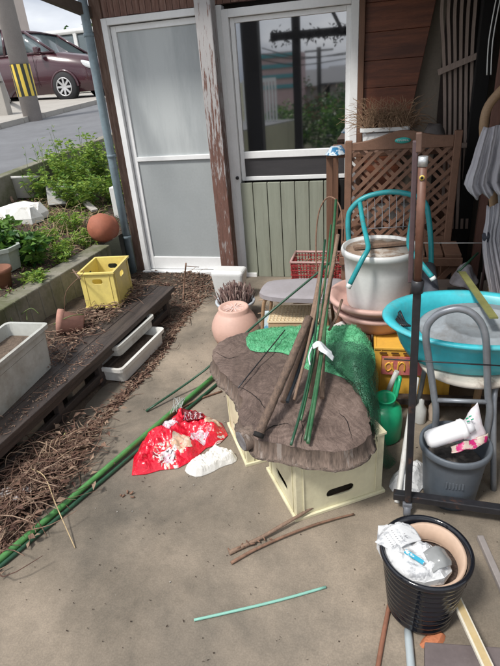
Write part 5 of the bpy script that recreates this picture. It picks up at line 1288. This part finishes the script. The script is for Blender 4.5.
for (X_, Y_, h, r_, n, lab) in [
    (-3.16, 4.2, .36, .15, 600, 'bright leafy weed clump under the road wall, leftmost of the weed shrubs'),
    (-3.05, 4.55, .62, .26, 2100, 'tallest bright green shrub against the road wall'),
    (-2.98, 5.05, .62, .24, 1500, 'bright green shrub growing right beside the downpipe'),
    (-2.80, 4.25, .38, .26, 1500, 'lower leafy clump in front of the tallest shrub'),
    (-2.62, 4.65, .34, .22, 1100, 'leafy clump between the terracotta pot and the shrub by the downpipe')]:
    plant('weed_shrub', (X_, Y_, bed_z(X_, Y_)), h, r_, n, .05, [leafa, leafa, leafb], lab, 'shrub', 'green weed shrubs on the bed', 34)
for i, (px, py, h, r_, n, lab) in enumerate([
    (10, 256, .30, .17, 620, 'dark green broad leafed plant at the left edge behind the angular planter'),
    (30, 264, .24, .15, 480, 'dark green low plant right of the angular planter')]):
    plant('broadleaf_plant', bedpt(px, py), h, r_, n, .075, [leafb, leafb, leafc], lab, 'plant', 'broad leafed plants', 12, wfac=.6)
for i, (px, py, h, r_, n, lab) in enumerate([
    (70, 232, .13, .14, 420, 'low weed clump in the middle of the bed below the grey block'),
    (88, 246, .11, .13, 380, 'low weed clump beside the round terracotta pot'),
    (62, 262, .12, .13, 380, 'low weed clump near the edge of the mossy wall'),
    (48, 246, .10, .10, 240, 'small pale weed clump right of the foam box'),
    (36, 285, .07, .1, 200, 'small weeds sprouting over the mossy wall near the left edge'),
    (35, 185, .2, .12, 160, 'thin weeds sprouting behind the grey pot under the road wall')]):
    plant('low_weed', bedpt(px, py), h*1.5, r_*1.15, int(n*1.9), .03, [leafa, leafa, leafb], lab, 'weed', 'low weeds on the bed', 14)
for i, (X_, Y_, h, lab) in enumerate([(-3.2, 4.3, .62, 'tall thin grassy stem rising above the road wall, leftmost of three'), (-3.18, 4.75, .8, 'tallest thin grassy stem against the grey road'), (-3.1, 4.9, .6, 'shortest grassy stem in front of the road')]) if True else enumerate([(72, 160, .42, 'tall thin grassy stem rising above the road wall, leftmost of three'), (88, 150, .5, 'tallest thin grassy stem against the grey road'), (58, 170, .35, 'shortest grassy stem in front of the road wall')]):
    c0 = Vector((X_, Y_, bed_z(X_, Y_))); plant('tall_stem', c0, h+.15, .10, 60, .055, [leafa, leafb], lab, 'weed', 'tall stems by the road', 5, wfac=.22, up=1)
random.seed(42)
mb = MB()
for i in range(420):
    px = random.uniform(30, 105); py = random.uniform(195, 262); c0 = bedpt(px, py)
    if c0.x > -2.24: continue
    a = random.uniform(0, 6.28); d = Vector((math.cos(a)*.5, math.sin(a)*.5, random.uniform(.1, 1))); l = random.uniform(.06, .2)
    mb.tube(curve([c0, c0+d*l*.6, c0+d*l+Vector((math.cos(a)*.03, 0, -.03))], 2), [.0022, .002, .0018, .0015, .001], 3, False)
tag(mb.build('dry_stalks', strawm), kind='stuff', label='dry straw stalks among the weeds on the bed')
mb = MB()
for i in range(5200):
    x = random.uniform(-3.3, -2.2); y = random.uniform(2.0, 5.1); z = bed_z(x, y); a = random.uniform(0, 6.28); l = random.uniform(.015, .045)
    mb.leaf((x, y, z+.003), (math.cos(a), math.sin(a), random.uniform(0, 1.2)), l, l*.35); q = random.choice([0, 1, 2, 2, 3]); mb.mi[-1] = mb.mi[-2] = q
tag(mb.build('ground_cover', [leafa, leafb, litterm[1], litterm[0]]), kind='stuff', label='creeping weeds and dead leaves covering the raised bed')
b0 = bedpt(84, 205); t = thing('weathered_board', tuple(b0), 'weathered pale grey broken board lying among the dry stalks', 'board')
MB().bar(bedpt(70, 196)+Vector((0, 0, .08)), bedpt(96, 216)+Vector((0, 0, .05)), .06, .02).build('board', mat('weathered_grey', (.42, .39, .36), .85, .15, 8, .3), t, bev=.003)
tag(MB().tube(curve([bedpt(0, 168)+Vector((0, 0, .1)), bedpt(6, 190)+Vector((0, 0, .12)), bedpt(14, 206)+Vector((0, 0, .04))], 4), .013, 7).build('bare_branch', bamboo), 'bare pinkish branch at the left edge beside the grey pot', 'branch')
t = thing('wall_creeper', tuple(Z(40, 300, .42)), 'thin green and brown creeper stems hanging over the face of the mossy wall', 'creeper')
mb = MB()
for P in ([(22, 283, .44), (24, 300, .36), (26, 318, .3)], [(20, 312, .33), (30, 306, .36), (38, 312, .32)], [(52, 322, .28), (68, 314, .33), (82, 312, .31)], [(0, 305, .4), (8, 312, .36), (14, 326, .3)]):
    mb.tube(curve([Z(*q)+Vector((.03, -.03, 0)) for q in P], 4), .0028, 5)
mb.build('creeper_stem', stemg, t)

# ---------------------------------------------------------------- street
_b = g(28.5, 119, 1.15)
t = thing('utility_pole', (_b.x+.02, _b.y+.1, _b.z-.3), 'grey concrete utility pole with a black and yellow striped band', 'pole')
b0 = _b; zb_ = b0.z-.3
PXY = Vector((b0.x+.02, b0.y+.1, zb_))
MB().tube([PXY, PXY+Vector((0, 0, 8))], [.152, .11], 28).build('pole_shaft', mat('pole_concrete', (.33, .30, .285), .85, .1, 5, .2, fine=60), t)
zb0, zb1 = w(30, 96, PXY.y).z, w(24, 64, PXY.y).z
stripe = bpy.data.materials.new('hazard_stripe'); stripe.use_nodes = True
N_, L_, B_ = nodes(stripe); tc = N_.new('ShaderNodeTexCoord'); sp = N_.new('ShaderNodeSeparateXYZ'); L_.new(tc.outputs['Object'], sp.inputs[0])
an = N_.new('ShaderNodeMath'); an.operation = 'ARCTAN2'; L_.new(sp.outputs[1], an.inputs[0]); L_.new(sp.outputs[0], an.inputs[1])
a2 = N_.new('ShaderNodeMath'); a2.operation = 'MULTIPLY'; a2.inputs[1].default_value = 9/6.283185; L_.new(an.outputs[0], a2.inputs[0])
z2 = N_.new('ShaderNodeMath'); z2.operation = 'MULTIPLY_ADD'; z2.inputs[1].default_value = .35; L_.new(sp.outputs[2], z2.inputs[0]); L_.new(a2.outputs[0], z2.inputs[2])
fr_ = N_.new('ShaderNodeMath'); fr_.operation = 'FRACT'; L_.new(z2.outputs[0], fr_.inputs[0])
gt = N_.new('ShaderNodeMath'); gt.operation = 'GREATER_THAN'; gt.inputs[1].default_value = .5; L_.new(fr_.outputs[0], gt.inputs[0])
mx = N_.new('ShaderNodeMixRGB'); L_.new(gt.outputs[0], mx.inputs[0]); mx.inputs[1].default_value = (.03, .035, .03, 1); mx.inputs[2].default_value = (.75, .55, .08, 1); L_.new(mx.outputs[0], B_.inputs['Base Color'])
MB().tube([Vector((PXY.x, PXY.y, zb0)), Vector((PXY.x, PXY.y, zb1))], [.157, .155], 32, False).build('hazard_band', stripe, t)
t = thing('delineator_post', tuple(g(53, 101, 1.2)), 'faded orange road delineator post with a flat base beside the parked car', 'post')
b0 = g(53, 101, 1.2); 
MB().lathe([(0, 0), (.14, 0), (.15, .02), (.12, .05), (.05, .06), (.045, .1), (0, .1)], b0, 24).build('base', rustbrown, t)
MB().tube([b0, b0+Vector((0, 0, .62))], .038, 14).build('tube', mat('faded_brown_orange', (.40, .17, .12), .6, .1, 9, 0), t)
for z in (.50, .60): MB().lathe([(.039, 0), (.041, .005), (.041, .045), (.039, .05)], b0+Vector((0, 0, z)), 16).build('reflector', mat('reflector', (.85, .25, .05), .3, .05, 6, 0) if z > .55 else whitepl, t)

# parked car: cross-section hull
car = thing('parked_car', (-8.6, 12.6, 1.33), 'dark maroon compact minivan parked across the road', 'car')
CXc, CYc, CZ = -6.55, 12.55, 1.31     # front bumper x, centre line y, ground z
prof = [(0, .25, .62), (.02, .2, .72), (.35, .18, .90), (.9, .18, 1.00), (1.15, .18, 1.06), (1.6, .18, 1.08), (2.2, .18, 1.08), (3.0, .18, 1.08), (3.8, .18, 1.07), (4.05, .22, 1.0), (4.12, .28, .7)]
maroon = mat('maroon_paint', (.05, .011, .018), .22, .08, 4, 0, spec=.6, coat=.6)
darkgl = mat('car_glass', (.10, .13, .14), .05, .05, 4, 0, spec=.9)
def section(x, z0, z1, hw, k=.9):
    return [(x, -hw*.93, z0), (x, -hw, z0+(z1-z0)*.35), (x, -hw*.985, z0+(z1-z0)*.7), (x, -hw*k, z1), (x, 0, z1+.03), (x, hw*k, z1), (x, hw*.985, z0+(z1-z0)*.7), (x, hw, z0+(z1-z0)*.35), (x, hw*.93, z0)]
def hull(secs, nm, m_, par):
    mb = MB(); n = len(secs[0]); vs = [(CXc-x, CYc+y, CZ+z) for s_ in secs for x, y, z in s_]
    mb.add(vs, [(i*n+k, i*n+(k+1) % n, (i+1)*n+(k+1) % n, (i+1)*n+k) for i in range(len(secs)-1) for k in range(n)]+[tuple(range(n)), tuple((len(secs)-1)*n+k for k in range(n-1, -1, -1))], True)
    return mb.build(nm, m_, par)
hwx = [.60, .72, .80, .84, .85, .85, .85, .85, .84, .80, .72]
body = hull([section(x, z0, z1, hwx[i]) for i, (x, z0, z1) in enumerate(prof)], 'body', maroon, car)
# greenhouse with glass and pillars
gh = [(1.0, 1.06, 1.0, .74, .72), (1.75, 1.08, 1.50, .76, .63), (2.3, 1.08, 1.58, .76, .62), (3.2, 1.08, 1.57, .76, .62), (3.75, 1.07, 1.48, .75, .62), (4.02, 1.03, 1.06, .74, .7)]
vs = []
for x, zb2, zt2, hb, ht in gh:
    vs.append([(x, -hb, zb2-.02), (x, -ht, zt2), (x, 0, zt2+.02), (x, ht, zt2), (x, hb, zb2-.02)])
hull(vs, 'windows', darkgl, car)
mb = MB()
roof = [(1.70, 1.495), (2.3, 1.595), (3.2, 1.585), (3.78, 1.49)]
for (xa, za), (xb, zb2) in zip(roof[:-1], roof[1:]):
    mb.add([(CXc-xa, CYc-.65, CZ+za), (CXc-xa, CYc, CZ+za+.03), (CXc-xa, CYc+.65, CZ+za), (CXc-xb, CYc-.65, CZ+zb2), (CXc-xb, CYc, CZ+zb2+.03), (CXc-xb, CYc+.65, CZ+zb2)], [(0, 1, 4, 3), (1, 2, 5, 4)], True)
rf = solid(mb.build('roof', maroon, car), .04, 0)
mb = MB()
for sy in (-1, 1):
    def q(x, z, y): return Vector((CXc-x, CYc+sy*y, CZ+z))
    mb.tube([q(.98, 1.04, .755), q(1.7, 1.50, .655)], .032, 6)
    for x in (2.3, 3.15): mb.tube([q(x, 1.06, .77), q(x, 1.57, .645)], .035, 6)
    mb.tube([q(3.95, 1.06, .76), q(3.75, 1.48, .65)], .05, 6)
    mb.tube([q(.95, 1.05, .775), q(4.0, 1.06, .775)], .02, 6)
mb.build('pillars', maroon, car)
def wheel(x, sy):
    c0 = Vector((CXc-x, CYc+sy*.80, CZ+.31))
    rt = rm(0, R(90)*-sy*-1)
    tyre = MB().lathe([(.19, -.1), (.29, -.1), (.31, -.07), (.31, .07), (.29, .1), (.19, .1)], c0, 32, rot=rm(0, R(90))).build('wheel', mat('tyre', (.02, .02, .022), .8, .1, 9, 0), car)
    MB().lathe([(0, .06), (.04, .08), (.05, .07), (.17, .06), (.195, .1), (.2, .09)] if sy < 0 else [(0, -.06), (.17, -.06), (.2, -.09)], c0, 28, rot=rm(0, R(90))).build('rim_back', mat('rim_dark', (.06, .06, .065), .5, .1, 9, 0), tyre)
    mb = MB()
    for k in range(8):
        a = k*math.pi/4; d = Vector((math.cos(a), 0, math.sin(a))); mb.bar(c0+Vector((0, sy*.095, 0)), c0+d*.19+Vector((0, sy*.1, 0)), .02, .038, (0, 1, 0)) if False else mb.bar(c0+Vector((0, sy*.09, 0)), c0+d*.19+Vector((0, sy*.1, 0)), .045, .02, (0, 1, 0))
    P = [c0+Vector((math.cos(k*math.pi/12)*.19, sy*.1, math.sin(k*math.pi/12)*.19)) for k in range(25)]
    mb.tube(P, .014, 6, False)
    mb.build('rim', mat('alloy', (.6, .6, .6), .3, .05, 9, 0, metal=.5), tyre)
    # arch
    mb2 = MB(); P = [c0+Vector((math.cos(k*math.pi/14)*.34, sy*.045, math.sin(k*math.pi/14)*.34-.0)) for k in range(15)]
    mb2.tube(P, .03, 6, False); mb2.build('wheel_arch', maroon, tyre)
    mb3 = MB().lathe([(0, 0), (.335, 0), (.335, .012), (0, .012)], c0+Vector((0, sy*.052, 0)), 28, rot=rm(0, R(90))); mb3.build('arch_well', blackmat, tyre)
for x in (.82, 3.35):
    for sy in (-1, 1): wheel(x, sy)
for sy in (-1, 1):
    MB().box((CXc-.28, CYc+sy*.70, CZ+.76), (.50, .12, .13), rm(R(sy*10), 0, R(18))).build('headlight', mat('headlight_glass', (.62, .64, .66), .12, .1, 30, 0, spec=.8), car, bev=.04)
    MB().box((CXc-1.3, CYc+sy*.93, CZ+1.1), (.12, .18, .14)).build('mirror', maroon if sy < 0 else whitepl, car, bev=.03)
    for x in (2.05, 2.95): MB().box((CXc-x, CYc+sy*.86, CZ+.93), (.16, .03, .03)).build('door_handle', MATS['alloy'], car, bev=.01)
MB().box((CXc-.05, CYc, CZ+.62), (.05, .8, .08)).build('grille', blackmat, car)
MB().box((CXc+.0, CYc, CZ+.42), (.04, .34, .17)).build('number_plate', mat('plate_yellow', (.65, .45, .06), .5, .05, 9, 0), car)
for x in (1.5, 2.55): MB().box((CXc-x, CYc-.862, CZ+.68), (.008, .006, .72)).build('door_seam', blackmat, car)

# white vehicle behind with dark glass
van = thing('white_van', (-8, 16, 1.33), 'white van with dark side windows parked behind the maroon car', 'van')
vx, vy, vz = -6.6, 17.2, 1.35
MB().boxx(vx-5.2, vx, vy, vy+1.8, vz+.25, vz+1.15).build('body', whitepl, van, bev=.12, seg=4)
MB().boxx(vx-5.1, vx-.5, vy+.06, vy+1.74, vz+1.1, vz+1.85).build('windows', darkgl, van, bev=.1, seg=3)
MB().boxx(vx-5.15, vx-.45, vy, vy+1.8, vz+1.85, vz+2.0).build('roof', whitepl, van, bev=.06)
for x in (vx-5.1, vx-3.5, vx-2, vx-.55): MB().boxx(x-.06, x+.06, vy+.01, vy+1.79, vz+1.1, vz+1.86).build('pillar', whitepl, van)
MB().boxx(vx-1.0, vx-.8, vy-.25, vy-.02, vz+1.15, vz+1.45).build('mirror', whitepl, van, bev=.03)
for x in (vx-.9, vx-4.1): MB().tube([(x, vy-.02, vz+.32), (x, vy+.2, vz+.32)], .32, 24).build('wheel', MATS['tyre'], van)
# building, hedge behind
bl = thing('pink_building', (-14, 20, 1.3), 'pale pinkish rendered building standing behind the utility pole', 'building')
e_ = w(32, 40, 26)
MB().boxx(e_.x-9, e_.x, 18.5, 26, 1.2, 9).build('wall', mat('pale_pink_render', (.62, .53, .49), .9, .05, 3, .05), bl)
MB().boxx(e_.x-.9, e_.x-.45, 18.2, 18.5, w(27, 14, 18.5).z, w(27, 3, 18.5).z).build('wall_unit', mat('unit_grey', (.35, .36, .36), .6, .1, 5, 0), bl, bev=.04)
MB().boxx(e_.x-3.5, e_.x-2.2, 18.47, 18.5, 3.0, 4.2).build('window', darkgl, bl)
rt_ = thing('block_wall', (-7, 8, 1), 'low grey concrete block wall at the far left behind the utility pole', 'wall')
MB().boxx(-10, -6.95, 8.9, 9.05, 1.1, 1.75).build('wall', lot, rt_, bev=.01)
tag(MB().bar(w(-8, 60, 7.6), g(13, 112, 1.12), .09, .09).build('stay_guard', mat('stay_grey', (.45, .46, .47), .6, .1, 5, 0)), 'pale grey sloping stay guard at the left edge by the utility pole', 'guard')
# hedge behind the cars: trees at a distance
def tree(c, h, r_, lab, name='broadleaf_tree', grp='trees beyond the car park', n=1400, sz=.25, mats=None):
    c = Vector(c); t = thing(name, tuple(c), lab, 'tree', grp)
    mb = MB(); mb.tube(curve([c, c+Vector((.1, 0, h*.35)), c+Vector((0, .1, h*.8))], 4), [.12*h/4]*3+[.08*h/4]*3+[.03]*3, 8)
    for k in range(6):
        a = k*1.05; b = c+Vector((0, 0, h*(.35+.07*k))); mb.tube([b, b+Vector((math.cos(a)*r_*.7, math.sin(a)*r_*.7, h*.22))], [.05, .015], 5)
    mb.build('trunk', mat('tree_bark', (.1, .075, .055), .9, .2, 8, .2), t)
    mb = MB(); cl = [(c+Vector((random.gauss(0, r_*.42), random.gauss(0, r_*.42), h*.62+random.gauss(0, h*.16))), random.uniform(.25, .5)*r_) for _ in range(16)]
    for i in range(n):
        q, s_ = random.choice(cl); v_ = Vector((random.gauss(0, 1), random.gauss(0, 1), random.gauss(0, .8))); v_ = v_.normalized()*s_*random.uniform(.5, 1)
        a = random.uniform(0, 6.28); mb.leaf(q+v_, (math.cos(a), math.sin(a), random.uniform(-.5, .5)), sz, sz*.5); mb.mi[-1] = mb.mi[-2] = random.randrange(len(mats or [1, 1]))
    mb.build('crown', mats or [leafb, leafc], t)
tree((-9.6, 22.0, 1.3), 3.0, 1.5, 'dark green tree behind the white van, nearer the downpipe')
tree((-12.2, 23.0, 1.3), 2.8, 1.6, 'dark green tree behind the white van, nearer the pink building')

# what the window glass mirrors: things standing behind the photographer
def mir(px, py, Yv): p = w(px, py, Yv); return Vector((p.x, 2*HY-Yv, p.z))
t = thing('carport_frame', tuple(mir(253, 300, 8.6)*Vector((1, 1, 0)).length if False else (-1.9, -.8, 0)), 'dark wooden carport frame mirrored in the window pane', 'frame')
Yv = 8.6
p1 = mir(253, 90, Yv); p2 = mir(297, 90, Yv); pb1 = mir(270, 37, Yv); pb2 = mir(350, 31, Yv)
dk = mat('carport_timber', (.02, .018, .018), .8, .2, 6, 0)
MB().boxx(p1.x-.13, p1.x+.13, -.9, -.7, -.1, 2.6).build('post', dk, t)
MB().boxx(p2.x-.06, p2.x+.06, -.85, -.75, -.1, 2.6).build('post', dk, t)
MB().bar((pb1.x, -.8, pb1.z), (pb2.x+1.2, -.8, pb2.z+.0), .08, .11).build('beam', dk, t)
ba, bb = mir(328, 2, Yv), mir(343, 32, Yv); MB().bar(ba, bb, .05, .05).build('brace', dk, t)
mb = MB(); random.seed(90)
for i in range(420):
    u_ = random.random(); q = Vector(pb1).lerp(Vector((pb2.x+.5, pb2.y, pb2.z)), u_)+Vector((0, random.uniform(-.1, .1), random.gauss(-.02, .055))); q.y = -.8+random.uniform(-.08, .08)
    a = random.uniform(0, 6.28); mb.leaf(q, (math.cos(a), .3, math.sin(a)), .06, .03)
mb.build('dry_vine', dk, t)
mb = MB()
for k_, (ya, yb) in enumerate(((48, 62), (54, 60), (60, 66))):
    mb.tube(curve([mir(262, ya, 20), mir(300, (ya+yb)/2+2, 20), mir(350, yb-8, 20)], 5), .018, 4)
wr = mb.build('overhead_wires', dk); tag(wr, 'thin overhead wires mirrored across the window pane', 'wires')
t = thing('far_apartment_block', (-6.8, -22, -1.6), 'teal and pink apartment block mirrored small in the window pane', 'building')
q1 = mir(257, 54, 30); q2 = mir(290, 90, 30)
MB().boxx(q1.x-.3, q2.x+.3, q1.y-4, q1.y, -1.7, q1.z).build('wall', mat('apt_pink', (.5, .36, .36), .8, .1, 5, 0), t)
for k in range(4): MB().boxx(q1.x-.2, q2.x+.2, q1.y+.01, q1.y+.08, q1.z-.25-k*.5, q1.z-.06-k*.5).build('balcony', mat('apt_teal', (.08, .3, .34), .6, .1, 5, 0), t)
for i, (pa, pb_, lab) in enumerate((((300, 330), 74, 'grey roofed low house mirrored left of the dark tree in the pane'), ((325, 352), 70, 'grey roofed low house mirrored at the right edge of the pane'))):
    q1 = mir(pa[0], pb_, 34); q2 = mir(pa[1], pb_, 34)
    t = thing('low_house', ((q1.x+q2.x)/2, q1.y, -1.7), lab, 'house', 'mirrored low houses')
    MB().boxx(q1.x, q2.x, q1.y-5, q1.y, -1.75, q1.z-.7).build('wall', lot, t)
    mb = MB(); xm = (q1.x+q2.x)/2; z_ = q1.z-.7
    mb.add([(q1.x-.3, q1.y+.3, z_), (q2.x+.3, q1.y+.3, z_), (q2.x+.3, q1.y-5.3, z_), (q1.x-.3, q1.y-5.3, z_), (q1.x, q1.y-2.5, z_+.9), (q2.x, q1.y-2.5, z_+.9)], [(0, 1, 5, 4), (1, 2, 5), (2, 3, 4, 5), (3, 0, 4), (3, 2, 1, 0)])
    mb.build('roof', mat('slate_roof', (.1, .105, .12), .7, .1, 4, 0), t)
q1 = mir(318, 100, 26); tree((q1.x, q1.y, -1.7), 2.9, 1.25, 'dark tree mirrored in the middle of the window pane', grp='mirrored trees', n=700, sz=.2, mats=[leafc, leafc, twigm])
q1 = mir(338, 110, 22); tree((q1.x, q1.y, -1.7), 2.6, 1.3, 'dark tree mirrored at the right of the window pane', grp='mirrored trees', n=1200, sz=.2, mats=[leafc, leafc, twigm])
q1 = mir(342, 118, 19); tree((q1.x, q1.y, -1.7), 2.4, 1.2, 'low dark bush mirrored at the lower right of the window pane', grp='mirrored trees', n=1100, sz=.18)
q1 = mir(300, 122, 22); tree((q1.x, q1.y, -1.7), 2.2, 1.2, 'low dark bush mirrored behind the thin carport post in the pane', grp='mirrored trees', n=1000, sz=.18)
q1 = mir(272, 110, 24); tree((q1.x, q1.y, -1.7), 2.0, 1.0, 'small green tree mirrored low in the window pane', grp='mirrored trees', n=700, sz=.2)
q1 = mir(319, 60, 28); t = thing('far_utility_pole', (q1.x, q1.y, -1.7), 'thin utility pole with a crossarm mirrored in the window pane', 'pole')
q2 = mir(319, 47, 28)
MB().tube([(q1.x, q1.y, -1.7), (q1.x, q1.y, q2.z)], .11, 8).build('pole_shaft', dk, t); MB().bar((q1.x-.7, q1.y, q2.z-.15), (q1.x+.7, q1.y, q2.z-.15), .08, .08).build('crossarm', dk, t)
t = thing('guard_rail', (q1.x, -12, 0), 'white street guard rail mirrored in the window pane', 'rail')
ra, rb = mir(243, 80, 20), mir(275, 80, 20); mb = MB()
for k in range(11):
    x = ra.x+(rb.x-ra.x)*k/10; mb.boxx(x-.03, x+.03, ra.y-.03, ra.y+.03, -1.75, ra.z)
mb.build('rail_post', whitepl, t); MB().boxx(ra.x, rb.x, ra.y-.02, ra.y+.02, ra.z-.12, ra.z).build('rail_bar', whitepl, t)

# ---------------------------------------------------------------- light
S.world = bpy.data.worlds.new('World'); S.world.use_nodes = True
nt = S.world.node_tree; N_ = nt.nodes; L_ = nt.links; bgn = N_['Background']
sk = N_.new('ShaderNodeTexSky'); sk.sky_type = 'NISHITA'; sk.sun_disc = False
SUN_EL, SUN_AZ = R(58), R(215)     # azimuth measured clockwise from +Y
sk.sun_elevation = SUN_EL; sk.sun_rotation = SUN_AZ; sk.dust_density = 3.0; sk.air_density = 1.0; sk.ozone_density = 1
hs = N_.new('ShaderNodeHueSaturation'); hs.inputs['Saturation'].default_value = .32; L_.new(sk.outputs[0], hs.inputs['Color'])
tcw = N_.new('ShaderNodeTexCoord'); cn = N_.new('ShaderNodeTexNoise'); cn.inputs['Scale'].default_value = 2.2; cn.inputs['Detail'].default_value = 6
mpw = N_.new('ShaderNodeMapping'); mpw.inputs['Scale'].default_value = (1, 1, 2.6); L_.new(tcw.outputs['Generated'], mpw.inputs[0]); L_.new(mpw.outputs[0], cn.inputs[0])
crw = N_.new('ShaderNodeValToRGB'); crw.color_ramp.elements[0].position = .38; crw.color_ramp.elements[1].position = .62
crw.color_ramp.elements[0].color = (1.9, 2.2, 2.8, 1); crw.color_ramp.elements[1].color = (7.2, 7.3, 7.5, 1); L_.new(cn.outputs[0], crw.inputs[0])
mxw = N_.new('ShaderNodeMixRGB'); mxw.inputs[0].default_value = .75; L_.new(hs.outputs[0], mxw.inputs[1]); L_.new(crw.outputs[0], mxw.inputs[2])
L_.new(mxw.outputs[0], bgn.inputs[0]); bgn.inputs[1].default_value = .15
sun = bpy.data.lights.new('sun', 'SUN'); sun.energy = 2.6; sun.angle = R(9); sun.color = (1, .96, .9)
so = bpy.data.objects.new('sun', sun); COL.objects.link(so)
d = Vector((math.sin(SUN_AZ)*math.cos(SUN_EL), math.cos(SUN_AZ)*math.cos(SUN_EL), math.sin(SUN_EL)))
so.rotation_euler = d.to_track_quat('Z', 'Y').to_euler()
vs_ = S.view_settings; vs_.view_transform = 'Standard'; vs_.look = 'None'; vs_.gamma = 1; vs_.use_curve_mapping = False; vs_.exposure = .5
S.cycles.max_bounces = 6; S.cycles.diffuse_bounces = 3; S.cycles.transparent_max_bounces = 12
